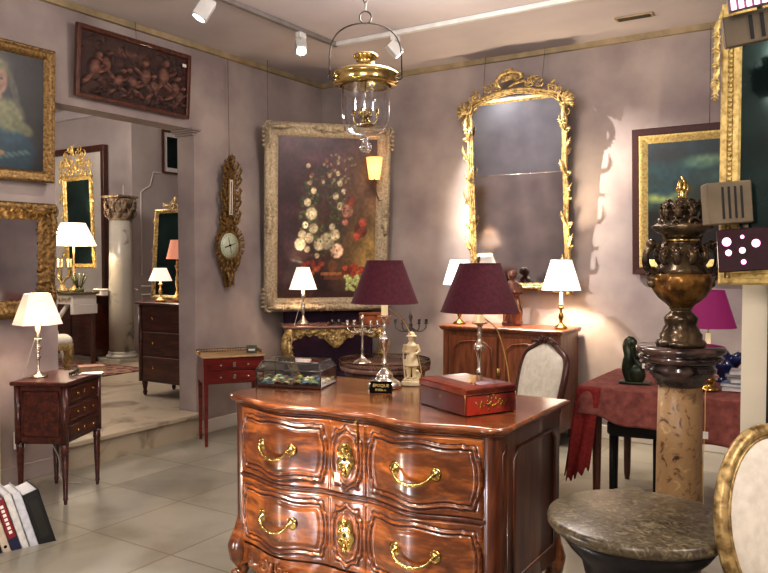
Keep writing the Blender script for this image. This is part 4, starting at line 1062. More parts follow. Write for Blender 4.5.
# ================================================================ GILT CONSOLE in the corner
cn=thing('gilt_console','carved gilt rococo console table with marble top beneath the flower painting','console table',(.64,-.70,0),ang)
W=.46
def ctop(off,y):  # serpentine plan
    pts=[]
    for i in range(31):
        u=-1+2*i/30; x=u*(W+off); pts.append((x,-.20-off-.05*math.exp(-(u/.4)**2)+.05*max(0,(abs(u)-.8)/.2)**2))
    pts+=[(W+off,.16),(-W-off,.16)]; return pts
b=MB(); b.rings([[(x,y,z) for x,y in ctop(o,0)] for o,z in ((-.02,.882),(.0,.888),(.006,.898),(.004,.908),(-.006,.912))]); b.build('marble_top',M['pink_marble'],cn)
b=MB()
b.grid(80,14,lambda i,j:((-1+2*i)*(W-.04),-.19-.045*math.exp(-((-1+2*i)/.4)**2)-.018*math.sin(i*70)*math.sin(j*9)-.012*math.cos(i*31+j*4),.885-(.055+.05*abs(math.cos(PI*(-1+2*i)*1.0))**2+.065*math.exp(-((-1+2*i)/.2)**2))*j))
for sx in (-1,1): b.box(sx*(W-.05)-.012,sx*(W-.05)+.012,-.19,.15,.80,.885)
b.box(-W+.05,W-.05,.12,.15,.80,.885)
for sx in (-1,1):
    for (dx,z,r) in ((.06,.80,.035),(.14,.83,.032),(.24,.845,.03),(.33,.835,.035)): b.scroll((sx*dx,-.235+.1*dx,z),r,1.4,sx,PI/2,.27); b.leaf((sx*dx,-.24+.1*dx,z),PI/2+sx*1.2,.08,.016)
for k in range(7): b.leaf((0,-.25,.80),R(-170+k*27),.075,.016)
b.ball((0,-.26,.80),.025,10); b.build('carved_frieze',M['gilt'],cn)
for sx in (-1,1):
    b=MB(); X=sx*(W-.06)
    b.tube(curve([(X,-.17,.86),(X+sx*.05,-.22,.78),(X+sx*.03,-.21,.66),(X-sx*.05,-.14,.48),(X-sx*.12,-.08,.28),(X-sx*.10,-.09,.12),(X-sx*.04,-.13,.02)],8),[.045]*5+[.05]*4+[.04]*4+[.032]*4+[.028]*4+[.026]*4,10)
    b.scroll((X+sx*.04,-.25,.80),.045,1.4,sx,PI/2,.3); b.leaf((X+sx*.03,-.25,.80),-PI/2-sx*.1,.18,.028); b.scroll((X-sx*.06,-.17,.05),.04,1.3,-sx,-PI/2,.3)
    b.build('leg',M['gilt'],cn)
b=MB(); b.tube([(-.34,-.09,.15),(-.15,-.05,.10),(0,-.05,.14),(.15,-.05,.10),(.34,-.09,.15)],.022,8); b.build('stretcher',M['gilt'],cn)
CZ=.913
M['sh_s']=shade_mat('small_lit_shade',(1,.76,.64,1),(.85,.7,.6,1),.85,.32,.52,.4)
lamp('table_lamp','small silvered candlestick lamp with glowing peach shade on the gilt console',(.485,-.925,CZ),[(r*1.0,z*2.0) for r,z in sp[:13]]+[(.010,.34)],M['silver'],(.128,.060,.325,.525),M['sh_s'],None,None,light=7,sides=32,cordpts=curve([(0,0,.3),(-.05,-.02,.1),(-.07,-.04,.003),(-.09,-.02,.003)]),cordm=M['whitecord'])
bx_=thing('wooden_casket','small orange-brown wooden casket on the right of the gilt console','box',(.97,-.48,CZ),ang)
b=MB(); b.box(-.13,.13,-.07,.07,0,.075,0,.006); b.build('body',two('amber_wood',rgb(158,88,48)),bx_)
b=MB(); b.box(-.134,.134,-.074,.074,.077,.105,0,.01); b.build('lid',two('amber_wood_lid',rgb(142,76,42)),bx_)
b=MB(); b.box(-.01,.01,-.078,-.07,.06,.085,0,.002); b.build('lock',M['brass'],bx_)
bx_=thing('glass_inkwell','small dark inkstand on the middle of the gilt console','inkstand',(.73,-.76,CZ),ang)
b=MB(); b.box(-.06,.06,-.035,.035,0,.012,0,.003); b.build('tray',M['pewter'],bx_)
b=MB()
for sx in (-.03,.03): b.lathe([(.018,.012),(.02,.03),(.012,.038),(.013,.045),(.002,.05)],10,cx=sx)
b.build('pots',M['pewter'],bx_)
# purple velvet sofa-like seat behind console
pv=thing('velvet_bench','purple velvet upholstered bench in the corner behind the gilt console','bench',(.40,-.42,0),ang)
b=MB()
b.box(-.44,.44,-.02,.07,.42,1.05,0,.03); b.build('backrest',M['velvet'],pv)
b=MB(); b.box(-.44,.44,-.30,.02,.30,.45,0,.03); b.build('seat',M['velvet'],pv)
for sx in (-1,1):
    for y in (-.27,.03):
        b=MB(); b.lathe([(.012,0),(.022,.3)],8,cx=sx*.40,cy=y); b.build('leg',M['darkwood'],pv)

# ================================================================ ROUND TABLE with brass gallery + candelabra
rt=thing('round_table','round marble-topped table with pierced brass gallery behind the commode','table',(1.745,-1.51,0))
b=MB(); b.lathe([(.33,.675),(.345,.68),(.345,.712),(.338,.716),(.335,.718),(.001,.718)],56,cap=False); b.build('marble_top',M['pink_marble'],rt)
b=MB()
for z,r in ((.714,.004),(.748,.005)): b.tube([(.345*math.cos(2*PI*i/64),.345*math.sin(2*PI*i/64),z) for i in range(64)],r,6,closed=True)
for k in range(96):
    a=2*PI*k/96; a2=a+2*PI/192
    b.tube([(.345*math.cos(a),.345*math.sin(a),.714),(.345*math.cos(a2),.345*math.sin(a2),.748)],.0025,4); b.tube([(.345*math.cos(a2+.033),.345*math.sin(a2+.033),.714),(.345*math.cos(a2),.345*math.sin(a2),.748)],.0025,4)
b.build('brass_gallery',metal('dark_brass',rgb(120,90,56),.3,rgb(66,46,28)),rt)
b=MB(); b.lathe([(.30,.60),(.31,.675)],48,smooth=True); b.build('apron',M['darkwood'],rt)
for k in range(4):
    a=PI/4+k*PI/2; b=MB(); b.lathe([(.010,0),(.014,.02),(.011,.03),(.020,.55),(.024,.60),(.024,.67)],12,cx=.28*math.cos(a),cy=.28*math.sin(a)); b.build('leg',M['darkwood'],rt)
def candelabrum(label,loc,mat,arms,rot,h=.38,spread=.115,base=.075,up=True):
    t=thing('candelabrum',label,'candelabrum',loc,rot,0,'candelabra on the round table')
    k=h/.38
    b=MB(); b.lathe([(base,0),(base*1.03,.006),(base*.8,.016),(base*.5,.03),(.018,.045),(.012,.06),(.009,.09),(.014,.105),(.009,.12),(.008,.2*k),(.014,.225*k),(.009,.24*k),(.010,.27*k),(.018,.285*k),(.009,.30*k),(.012,.33*k),(.018,.34*k),(.012,.355*k),(.003,h)],20); b.build('stem',mat,t)
    for i in range(arms):
        s=-1 if i%2==0 else 1; r=spread*(1 if i<2 else .55); th=0 if i<2 else PI*0
        b=MB(); zz=.27*k
        b.tube(curve([(0,0,zz),(s*r*.5,0,zz-.035),(s*r*.95,0,zz-.012),(s*r,0,zz+.02)],10),.0045,6)
        b.lathe([(.003,.0),(.018,.008),(.018,.011),(.008,.012),(.011,.02),(.012,.04),(.009,.042)],12,cx=s*r,cz=zz+.018)
        b.build('arm',mat,t)
    return t
candelabrum('silver candelabrum with domed foot on the round table, left of the silvered lamp',(1.60,-1.60,.719),M['silver'],4,R(30))
candelabrum('dark bronze candelabrum on the round table behind the ivory figurine',(1.95,-1.47,.719),M['pewter'],4,R(30),.40,.115,.06)

# ================================================================ WHITE CHAIR behind commode
def open_chair(name,label,loc,rot,kind,fr_m,fab):
    t=thing(name,label,'chair',loc,rot)
    # faces local -y ; back at y=+.22
    b=MB(); rake=.16
    if kind=='square':
        out=curve([(-.20,.21,.52),(-.235,.25,.72),(-.225,.30,.92),(-.13,.315,.99),(0,.325,1.035),(.13,.315,.99),(.225,.30,.92),(.235,.25,.72),(.20,.21,.52)],12)
        b.tube(out,.022,8); b.tube([(-.20,.21,.53),(.20,.21,.53)],.02,8)
        for sx in (-1,1): b.scroll((sx*.05,.30,1.04),.026,1.3,sx,PI/2,.3); b.leaf((sx*.05,.30,1.03),0 if sx>0 else PI,.10,.014)
        b.leaf((0,.30,1.02),PI/2,.05,.018)
    else:
        out=[(.235*math.cos(2*PI*i/48),.22+.10*(math.sin(2*PI*i/48)*.26+.26)/.52,.76+.27*math.sin(2*PI*i/48)) for i in range(48)]
        b.tube(out,.019,8,closed=True); b.tube([(p[0]*.93,p[1]-.012,.76+(p[2]-.76)*.93) for p in out],.006,6,closed=True)
    for sx in (-1,1): b.tube([(sx*.19,.20,.42),(sx*.20,.215,.54 if kind=='square' else .60)],.02,8)
    b.build('back_frame',fr_m,t)
    b=MB(); P=[Vector(p) for p in out]; c=sum(P,Vector())/len(P)
    rings=[]
    for s_,d in ((.95,.0),(.9,-.018),(.6,-.034),(.2,-.038)): rings.append([tuple(c+(p-c)*s_+Vector((0,d,0))) for p in P])
    b.rings(rings)
    rings=[]
    for s_,d in ((.95,.0),(.9,.014),(.4,.02)): rings.append([tuple(c+(p-c)*s_+Vector((0,d,0))) for p in P][::-1])
    b.rings(rings); b.build('backrest',fab,t)
    b=MB(); q=[(-.26,-.26),(-.1,-.28),(.1,-.28),(.26,-.26),(.22,.22),(-.22,.22)]
    b.rings([[(x*s_,y*s_,z) for x,y in q] for s_,z in ((.97,.39),(1,.42),(.98,.455),(.9,.475),(.5,.485))]); b.build('seat',fab,t)
    b=MB(); b.rings([[(x*s_,y*s_,z) for x,y in q] for s_,z in ((1,.34),(1.02,.36),(1.02,.395),(.98,.40))],smooth=False); b.build('seat_rail',fr_m,t)
    for sx in (-1,1):
        b=MB(); b.tube(curve([(sx*.23,-.23,.38),(sx*.25,-.25,.30),(sx*.22,-.22,.15),(sx*.24,-.25,.01)],8),[.03,.032,.032,.03,.028,.024,.022,.02,.018,.017,.016,.018,.02][:13],8); b.build('leg',fr_m,t)
        b=MB(); b.tube([(sx*.19,.20,.40),(sx*.19,.22,.2),(sx*.20,.27,.01)],[.022,.02,.016],8); b.build('leg',fr_m,t)
    return t
open_chair('upholstered_chair','cream upholstered chair with dark carved walnut frame behind the commode',(3.00,-2.12,0),R(-34),'square',M['darkwood'],M['cream_fab']).scale=(.95,.95,.97)
open_chair('medallion_chair','cream medallion-back chair with gilt frame at the right edge beside the round pedestal',(4.865,-3.975,-.04),R(62),'oval',M['gilt'],M['cream_fab']).scale=(1.06,1.06,1)
open_chair('medallion_chair','cream medallion-back chair with gilt frame half hidden in the room beyond the opening',(-2.69,-1.44,PZ-.0),R(150),'oval',M['gilt'],M['cream_fab'])

# ================================================================ RED CLOTH TABLE at the right
rc=thing('draped_table','dark wooden table under the red damask cloth along the back wall','table',(3.9,-1.45,0))
b=MB(); b.box(-.50,.62,-.40,.40,.70,.742,0,.004); b.box(-.46,.58,-.36,.36,.62,.70); b.build('tabletop',M['darkwood'],rc)
for x in (-.44,.56):
    for y in (-.35,.35):
        b=MB(); b.lathe([(.016,0),(.022,.05),(.03,.6),(.03,.63)],12,cx=x,cy=y); b.build('leg',M['darkwood'],rc)
b=MB()
X0,X1,Y0,Y1=3.375,4.54,-1.885,-1.03; ZT=.745
b.box(X0,X1,Y0,Y1,ZT,ZT+.004,0)
def hem(x):  # front drop height as function of x
    t=(x-X0)/(X1-X0); return .585-.15*t+.012*math.sin(t*20)
b.grid(90,16,lambda i,j:(sweep(X0,X1,i),Y0-.004-.022*j*(.5+.5*math.sin(i*38))-.02*j,sweep(ZT+.004,hem(sweep(X0,X1,i)),j)))
b.grid(50,16,lambda i,j:(X0-.004-.03*j*(.5+.5*math.sin(i*30))-.03*j,sweep(Y0,Y1,i),sweep(ZT+.004,.50-.05*math.sin(i*9),j)))
b.grid(20,24,lambda i,j:(X0-.05*j+.14*i-.008, Y0-.05*j-.02*math.sin(i*9+j*3)*j-.01, sweep(ZT,.17+.10*i+.02*math.sin(i*25),j)),1)
b.grid(16,24,lambda i,j:(X0-.06*j-.012, Y0-.05*j+.16*i, sweep(ZT,.2+.12*i,j)),1)
o=b.build('tablecloth',[M['redcloth'],M['redfringe']]); tag(o,'red-brown damask cloth with long red pointed corner hanging from the draped table','tablecloth')
so=o.modifiers.new('s','SOLIDIFY'); so.thickness=.004
# dark stool under the table
sl=thing('stool','black stool pushed under the draped table','stool',(3.60,-1.45,0),R(10))
b=MB(); b.box(-.16,.16,-.15,.15,.40,.50,0,.02); b.build('seat',M['black'],sl)
for sx in (-1,1):
    for sy in (-1,1):
        b=MB(); b.lathe([(.014,0),(.018,.4)],8,cx=sx*.13,cy=sy*.12); b.build('leg',M['black'],sl)
TT=.754
gs=thing('bronze_sculpture','dark green intertwined bronze sculpture on the draped table','sculpture',(3.655,-1.66,TT),R(10))
b=MB(); b.box(-.10,.08,-.05,.05,0,.012,0,.004); b.build('base',M['darkgreen'],gs)
b=MB(); b.tube(curve([(-.03,0,.01),(-.055,0,.08),(-.045,-.01,.16),(-.055,0,.22),(-.04,0,.26),(-.02,0,.235),(-.03,.0,.19),(-.01,0,.14),(.03,0,.10),(.06,0,.14),(.07,0,.2),(.045,0,.235),(.02,0,.21),(.0,0,.15)],8),[.032]*8+[.028]*12+[.022]*12+[.026]*12+[.022]*9,10)
b.ball((0,0,.06),.055,14,sz=1.2,sy=.8); b.ball((-.03,0,.265),.018,8); o=b.build('figures',M['darkgreen'],gs)
b=MB(); b.box(.035,.052,-.055,-.053,.10,.13); b.build('price_tag',M['card'],gs)
lamp('table_lamp','brass lamp with magenta shade on the draped table behind the urn',(4.06,-1.68,TT),[(.06,0),(.062,.008),(.05,.02),(.035,.03),(.04,.045),(.045,.06),(.035,.075),(.015,.085),(.012,.1),(.012,.14),(.016,.20),(.012,.30)],M['brass'],(.150,.085,.365,.575),M['magenta'],None,(.20,.33,.014),sides=40,cordpts=curve([(.01,-.04,.03),(.02,-.15,.02),(.03,-.245,.004),(.035,-.27,-.15),(.03,-.28,-.4),(.04,-.27,-.74)]),cordm=M['cord'])
t=thing('cord_tag','white paper tag on the lamp cord in front of the red cloth','tag',(4.10,-1.958,.55),0)
b=MB(); b.box(-.014,.014,-.002,.0,-.02,.02,0); b.build('paper',M['card'],t)
bv=thing('porcelain_bird','cobalt blue porcelain bird vase beside the magenta lamp','vase',(4.09,-1.28,TT),R(-20))
b=MB(); b.lathe([(.05,0),(.055,.01),(.03,.02),(.03,.03),(.075,.07),(.085,.11),(.06,.15),(.035,.17),(.02,.19)],20); b.tube([(.05,0,.12),(.10,0,.16),(.15,0,.165)],[.045,.035,.006],10); b.tube([(-.04,0,.13),(-.07,0,.18),(-.10,0,.17)],[.03,.022,.006],8); b.build('body',M['bluepot'],bv)
random.seed(4)
for k,(x,y,w_,d_,r,m_,lb) in enumerate(((4.25,-1.55,.13,.10,8,'paper','white magazine, lowest of the pile on the draped table'),(4.25,-1.56,.12,.095,-6,'paperblue','blue-grey magazine in the pile on the draped table'),(4.27,-1.52,.12,.09,14,'paper','pale magazine lying above the blue-grey one'),(4.26,-1.50,.11,.085,-12,'paperblue','light blue brochure near the top of the pile'),(4.26,-1.52,.10,.08,4,'paper','white brochure on top of the pile on the draped table'))):
    t=thing('magazine',lb,'magazine',(x,y,TT+k*.022),R(r),0,'magazines on the draped table')
    b=MB(); b.box(-w_,w_,-d_,d_,0,.002); b.box(-w_,w_,-d_,d_,.018,.020); b.box(-w_,-w_+.002,-d_,d_,0,.02); b.build('cover',M[m_],t)
    b=MB(); b.box(-w_+.003,w_-.004,-d_+.003,d_-.003,.002,.018); b.build('pages',M['card'],t)

# ================================================================ COLUMN STAND and URN
cs=thing('column_pedestal','brown veined marble column pedestal with dark moulded round top','pedestal',(4.163,-2.97,0))
b=MB(); b.lathe([(.16,0),(.16,.05),(.13,.06),(.145,.09),(.12,.11),(.105,.13)],32); b.build('base',M['capital'],cs)
b=MB(); b.lathe([(.093,.12),(.094,.4),(.092,.7),(.088,.975)],32); b.build('shaft',M['shaft'],cs)
b=MB(); b.lathe([(.088,.97),(.10,.98),(.105,.995),(.115,1.01),(.14,1.03),(.145,1.045),(.135,1.055),(.14,1.07),(.165,1.08),(.172,1.092),(.165,1.10),(.150,1.105),(.178,1.115),(.182,1.127),(.176,1.138),(.001,1.138)],40); b.build('capital',M['capital'],cs)
ur=thing('bronze_urn','tall gilt and patinated bronze urn with foliate lid and scroll handles on the column pedestal','urn',(4.163,-2.97,1.139))
b=MB(); b.lathe([(.098,0),(.104,.010),(.098,.022),(.085,.03),(.086,.05),(.076,.062),(.074,.07),(.064,.09),(.068,.11),(.070,.12),(.055,.135),(.044,.145),(.040,.152),(.048,.158),(.044,.166)],32); b.build('foot',M['urn'],ur)
b=MB(); b.lathe([(.040,.16),(.058,.178),(.09,.205),(.112,.24),(.118,.275),(.112,.305)],48,fn=lambda a,z:1+.055*abs(math.sin(a*8))); b.build('gadrooned_bowl',M['urn_gilt'],ur)
b=MB(); b.lathe([(.112,.30),(.104,.325),(.084,.36),(.064,.40),(.060,.43),(.066,.445)],36)
for k in range(10):
    a=k*2*PI/10; b.M=Matrix.Rotation(a,4,'Z'); b.leaf((0,-.085,.34),PI/2,.09,.02); b.M=Matrix.Identity(4)
b.build('body',M['urn'],ur)
b=MB(); b.lathe([(.064,.438),(.070,.442),(.070,.45),(.062,.455)],36); b.build('gilt_collar',M['brass_hi'],ur)
b=MB(); b.lathe([(.062,.452),(.08,.47),(.115,.49),(.122,.505),(.10,.515),(.07,.52),(.05,.535),(.055,.56),(.072,.58),(.078,.595),(.06,.605),(.04,.61),(.02,.62)],40,fn=lambda a,z:1+.07*math.sin(a*9)*(1 if z>.47 else 0))
for k in range(9):
    a=k*2*PI/9; b.M=Matrix.Rotation(a,4,'Z'); b.scroll((0,-.09,.51),.028,1.3,1 if k%2 else -1,0,.3); b.leaf((0,-.07,.535),PI/2,.07,.018); b.scroll((0,-.065,.595),.02,1.2,1,0,.3); b.M=Matrix.Identity(4)
b.build('lid',M['urn'],ur)
b=MB(); b.lathe([(.016,.612),(.024,.62),(.018,.635),(.022,.65),(.010,.665)],14)
for k in range(6):
    a=k*PI/3; b.tube([(0,0,.63),(.02*math.cos(a),.02*math.sin(a),.66),(.012*math.cos(a+.4),.012*math.sin(a+.4),.70)],[.010,.010,.004],6)
b.tube([(0,0,.65),(.008,0,.69),(-.004,0,.715)],[.012,.010,.004],8); b.build('finial',M['brass_hi'],ur)
for sx in (-1,1):
    b=MB(); b.M=Matrix.Rotation(R(32.6),4,'Z')
    b.tube(curve([(sx*.095,0,.30),(sx*.145,0,.33),(sx*.15,0,.39),(sx*.115,0,.43),(sx*.09,0,.41),(sx*.07,0,.44),(sx*.09,0,.49)],8),[.014,.015,.016,.016,.016,.016,.016,.015,.015,.015,.014,.014,.013,.013,.013,.012,.012,.012,.012,.011,.011,.011,.011,.01,.01],8)
    b.scroll((sx*.13,-.005,.30),.03,1.3,sx,PI/2,.3); b.ball((sx*.125,0,.265),.02,8); b.ball((sx*.13,0,.43),.022,8); b.build('handle',M['urn'],ur)

# ================================================================ NEAR ROUND PEDESTAL
pd=thing('round_pedestal','round pedestal with thick grey-brown marble slab in the near right corner','pedestal',(4.232,-3.925,0))
b=MB(); b.lathe([(.252,.655),(.272,.662),(.281,.672),(.2825,.684),(.279,.695),(.272,.70),(.001,.70)],72); b.build('marble_top',M['slab'],pd)
b=MB(); b.lathe([(.20,0),(.20,.04),(.17,.06),(.155,.08),(.15,.12),(.16,.5),(.175,.56),(.215,.60),(.235,.63),(.235,.655)],40); b.build('column',M['slab_dk'],pd)

# ================================================================ PIER, TALL MIRROR, FLOODLIGHTS at right
b=MB(); b.box(4.462,4.548,-3.48,-3.30,0,CE); struct(b,'wall_pier',M['cream'])
b=MB(); b.box(4.549,4.75,-3.56,-3.25,0,CE); struct(b,'door_1',M['black'])
tm=thing('tall_mirror','tall narrow gilt beaded mirror hung on the pier at the right edge','mirror',(4.625,-3.60,1.42),0)
Wp=.44; Hp=.92
b=MB(); b.frame(Wp,Hp,[(0,0),(0,.02),(.008,.028),(.020,.030),(.024,.022),(.036,.022),(.040,.028),(.055,.024),(.062,.008)],0,None,.1,0,Hp/2)
for z in np.arange(.01,Hp-.01,.016): 
    for sx in (-1,1): b.ball((sx*(Wp/2-.030),-.024,z),.0065,6)
b.box(-Wp/2,Wp/2,-.02,-.002,Hp-.13,Hp-.0)
b.build('beaded_frame',M['gilt_lt'],tm)
b=MB(); b.quad((-Wp/2+.055,-.010,.06),(Wp/2-.055,-.010,.06),(Wp/2-.055,-.010,Hp-.12),(-Wp/2+.055,-.010,Hp-.12)); b.build('glass',M['mirror_dk'],tm)
b=MB(); X=-Wp/2-.008
for k in range(5): b.leaf((X,-.02,Hp-.05-k*.05),-PI/2-.15,.07,.010)
b.tube(curve([(X+.01,-.02,Hp-.02),(X-.005,-.02,Hp-.10),(X-.002,-.02,Hp-.18),(X-.012,-.02,Hp-.24)],8),.006,6); b.ball((X-.012,-.02,Hp-.26),.012,8,sz=1.5)
b.build('carved_garland',M['gilt_lt'],tm)
def flood(label,loc,rot,tilt,w,h,d,roll=0,lens='grid'):
    t=thing('floodlight',label,'floodlight',loc,rot,tilt); t.rotation_euler=(tilt,roll,rot)
    b=MB(); b.box(-w/2,w/2,0,d,-h/2,h/2,0,.004); b.build('housing',M['beigebox'],t)
    b=MB()
    for k in range(4): b.box(-w*.18+k*w*.14,-w*.18+k*w*.14+w*.05,-.0015,.001,-h*.38,h*.38); b.ball((0,0,0),.001,4)
    b.build('vent_slots',M['black'],t); return t
f2=flood('beige louvred floodlight box fixed beside the urn with a dark pink-lit lens below',(4.45,-3.70,1.685),R(24),0,.135,.135,.08,R(-4))
b=MB(); b.box(-.045,.115,.0,.012,-.222,-.085,0,.003); b.build('lens_plate',M['darkglass'],f2)
for x,z,r in ((-.018,-.125,.014),(-.014,-.16,.010),(.028,-.155,.010),(.070,-.135,.013),(.03,-.192,.008),(.03,-.112,.006)):
    b=MB(); b.ball((x,-.001,z),r,10,sy=.25,sx=1+.5*(x>.08)); b.build('bulb',M['pinkbulb'],f2)
b=MB(); b.tube([(.05,.03,-.068),(.05,.02,-.085)],.008,8); b.build('joint',M['beigebox'],f2)
b=MB(); b.tube([(.04,.07,0),(.07,.12,0)],.012,8); b.build('bracket',M['beigebox'],f2)
f1=flood('beige louvred floodlight box at the top right corner with pink-white lens',(4.57,-4.0,2.15),R(10),R(12),.20,.085,.09,R(-8))
b=MB(); b.box(-.085,.02,-.05,-.01,.048,.13,0,.004); b.build('lens_housing',M['trackgrey'],f1)
b=MB()
for k in range(5): b.box(-.078+k*.019,-.066+k*.019,-.053,-.0495,.052,.126)
b.build('lit_lens',M['pinkface'],f1)
b=MB(); b.tube([(0,.05,.04),(0,.05,1.2)],.008,8); b.build('bracket',M['trackgrey'],f1)

# ================================================================ TRACK LIGHTS, LANTERN, VENT
tr=thing('track_rail','grey ceiling track rail running in an L above the room','track rail',(1.03,-1.16,CE))
b=MB(); b.box(-.02,.02,-4.2,.02,-.035,0,0,.003); b.build('left_rail',M['trackgrey'],tr)
b=MB(); b.box(-.02,3.9,-.02,.02,-.035,0,0,.003); b.build('back_rail',M['trackwhite'],tr)
def spot(label,loc,aim,face=M['spotface'],energy=0,color=(1,.93,.82),size=55,s=1,blend=.6):
    t=thing('track_spot',label,'spotlight',loc,0,0,'track spotlights')
    b=MB(); b.box(-.025,.025,-.04,.04,-.045,0,0,.004); b.build('adapter',M['trackwhite'],t)
    b=MB(); b.tube([(0,0,-.045),(0,0,-.085)],.008,8); b.build('stem',M['trackwhite'],t)
    d=(Vector(aim)-Vector(loc)-Vector((0,0,-.11))).normalized(); q=(-d).to_track_quat('Z','Y').to_matrix().to_4x4()
    b=MB(); b.M=Matrix.Translation((0,0,-.115))@q; b.box(-.042*s,.042*s,-.042*s,.042*s,-.05*s,.07*s,0,.006); b.build('head',M['trackwhite'],t)
    b=MB(); b.M=Matrix.Translation((0,0,-.115))@q; b.lathe([(.036*s,-.053*s),(.034*s,-.0505*s)],20); b.build('lens',face,t)
    if energy:
        l=bpy.data.lights.new('spot_beam','SPOT'); l.energy=energy; l.color=color; l.spot_size=R(size); l.spot_blend=blend; l.shadow_soft_size=.02
        lo=bpy.data.objects.new('spot_beam',l); COL.objects.link(lo); lo.parent=t; lo.rotation_mode='QUATERNION'
        lo.location=Vector((0,0,-.115))+d*.07; lo.rotation_quaternion=(-d).to_track_quat('Z','Y')
    return t
spot('white track spotlight glowing to the right of the lantern chain',(1.62,-1.16,CE-.035),(2.6,-.05,1.7),energy=290,size=75,color=(1,.93,.86))
spot('white track spotlight hanging in the middle of the left rail',(1.03,-1.62,CE-.035),(2.6,-3.2,.8),M['spotface'],energy=60,size=60)
spot('white track spotlight with angled head nearest on the left rail',(1.03,-2.66,CE-.035),(.3,-3.5,1.3),M['spotface_dim'],energy=25,size=60,s=1.2)
vt=MB(); vt.box(-.14,.14,-.045,.045,-.012,0,0,.003)
for k in range(4): vt.box(-.12,.12,-.035+k*.019,-.026+k*.019,-.014,-.011,1)
o=vt.build('ceiling_vent',[M['beige_trim'],M['black']]); o.location=(3.32,-.50,CE); tag(o,'small slotted air vent in the ceiling near the back wall','vent')
ln=thing('hanging_lantern','brass and clear bell-glass lantern hanging by a chain from the ceiling','lantern',(2.46,-2.83,-.245)); ln.scale=(1.09,1.09,1.12)
LZ=2.44
b=MB(); b.lathe([(.001,.10),(.06,.10),(.063,.105),(.058,.112),(.04,.115),(.035,.14),(.045,.15),(.06,.155)],32,cz=LZ-.245+.0) if False else None
b.lathe([(.132,.0),(.160,.006),(.168,.02),(.160,.036),(.172,.044),(.172,.058),(.150,.072),(.115,.085),(.08,.09),(.055,.098),(.045,.115),(.05,.13),(.062,.14),(.064,.150),(.055,.158),(.03,.16)],48,cz=LZ-.02,cap=False)
b.lathe([(.130,.0),(.128,.03),(.05,.09)],48,cz=LZ-.02,cap=False); b.build('crown',M['brass_hi'],ln)
b=MB(); b.lathe([(.122,0),(.124,-.06),(.124,-.14),(.120,-.19),(.105,-.225),(.07,-.248),(.02,-.255),(.012,-.262)],48,cz=LZ-.01,cap=False); b.build('bell_glass',M['lantern_glass'],ln)
b=MB(); b.lathe([(.010,-.262),(.025,-.27),(.014,-.278),(.03,-.30),(.03,-.32),(.018,-.335),(.001,-.34)],20,cz=LZ-.01,cap=False); b.build('glass_drop',glass('drop_glass',(.95,.95,.97,1)),ln)
b=MB(); b.lathe([(.045,-.215),(.05,-.21),(.02,-.19),(.012,-.17)],20,cz=LZ)
b.tube([(0,0,LZ-.18),(0,0,LZ+.08)],.003,6)
for k in range(4):
    a=k*PI/2+.4; b.tube(curve([(0,0,LZ-.19),(.03*math.cos(a),.03*math.sin(a),LZ-.21),(.06*math.cos(a),.06*math.sin(a),LZ-.19),(.06*math.cos(a),.06*math.sin(a),LZ-.16)],8),.004,6)
    b.lathe([(.004,0),(.016,.006),(.008,.01),(.009,.03)],10,cx=.06*math.cos(a),cy=.06*math.sin(a),cz=LZ-.165)
    for j in range(4): b.leaf((.03*math.cos(a+j),.03*math.sin(a+j),LZ-.17),PI/2,.04,.008)
b.build('candle_cluster',M['brass_hi'],ln)
b=MB(); c_,s_=math.cos(R(32.6)),math.sin(R(32.6))
arc=[]
for i in range(25):
    a=PI*i/24; rr=.185; z=LZ+.02+ (.20 if 0<i<24 else 0.12)*1
    xx=rr*math.cos(a); zz=LZ+.02+.27*math.sin(a)**.45
    arc.append((xx*c_,xx*s_,zz))
b.tube(arc,.004,6)
for sx in (-1,1): b.scroll((sx*.178*c_,sx*.178*s_,LZ+.03),.02,1.2,sx,PI/2,.25)
b.build('bail',M['pewter'],ln)
zt=LZ+.29
b=MB(); b.tube([(.03*math.cos(2*PI*i/20)*c_,.03*math.cos(2*PI*i/20)*s_,zt+.028+.03*math.sin(2*PI*i/20)) for i in range(20)],.004,6,closed=True)
z=zt+.06; k=0
while z<CE-.02:
    d=(c_,s_) if k%2 else (-s_,c_)
    b.tube([(.011*math.cos(2*PI*i/12)*d[0],.011*math.cos(2*PI*i/12)*d[1],z+.022+.025*math.sin(2*PI*i/12)) for i in range(12)],.0035,5,closed=True); z+=.040; k+=1
b.lathe([(.05,CE-.001),(.045,CE-.02),(.015,CE-.035),(.006,CE-.05)],20); b.build('chain',M['pewter'],ln)
# lamp reflection in the flower painting's glass, built as an added glowing shade
ps=thing('lamp_reflection','small amber candle-shade modelled for a lamp reflection in the flower painting','lamp reflection',(.955,-.452,2.365),ang)
b=MB(); b.lathe([(.050,-.11),(.078,.09)],20,cap=False,smooth=True); b.build('shade',shade_mat('amber_shade_reflection',(1,.50,.14,1),(.8,.5,.2,1),1.5,-.11,.09,.5),ps)
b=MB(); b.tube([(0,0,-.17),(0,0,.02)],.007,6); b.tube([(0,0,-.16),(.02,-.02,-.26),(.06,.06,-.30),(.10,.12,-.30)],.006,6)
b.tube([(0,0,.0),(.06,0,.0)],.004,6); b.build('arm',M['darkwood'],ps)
b=MB(); b.ball((0,0,-.02),.02,8); b.build('bulb',M['bulb'],ps)

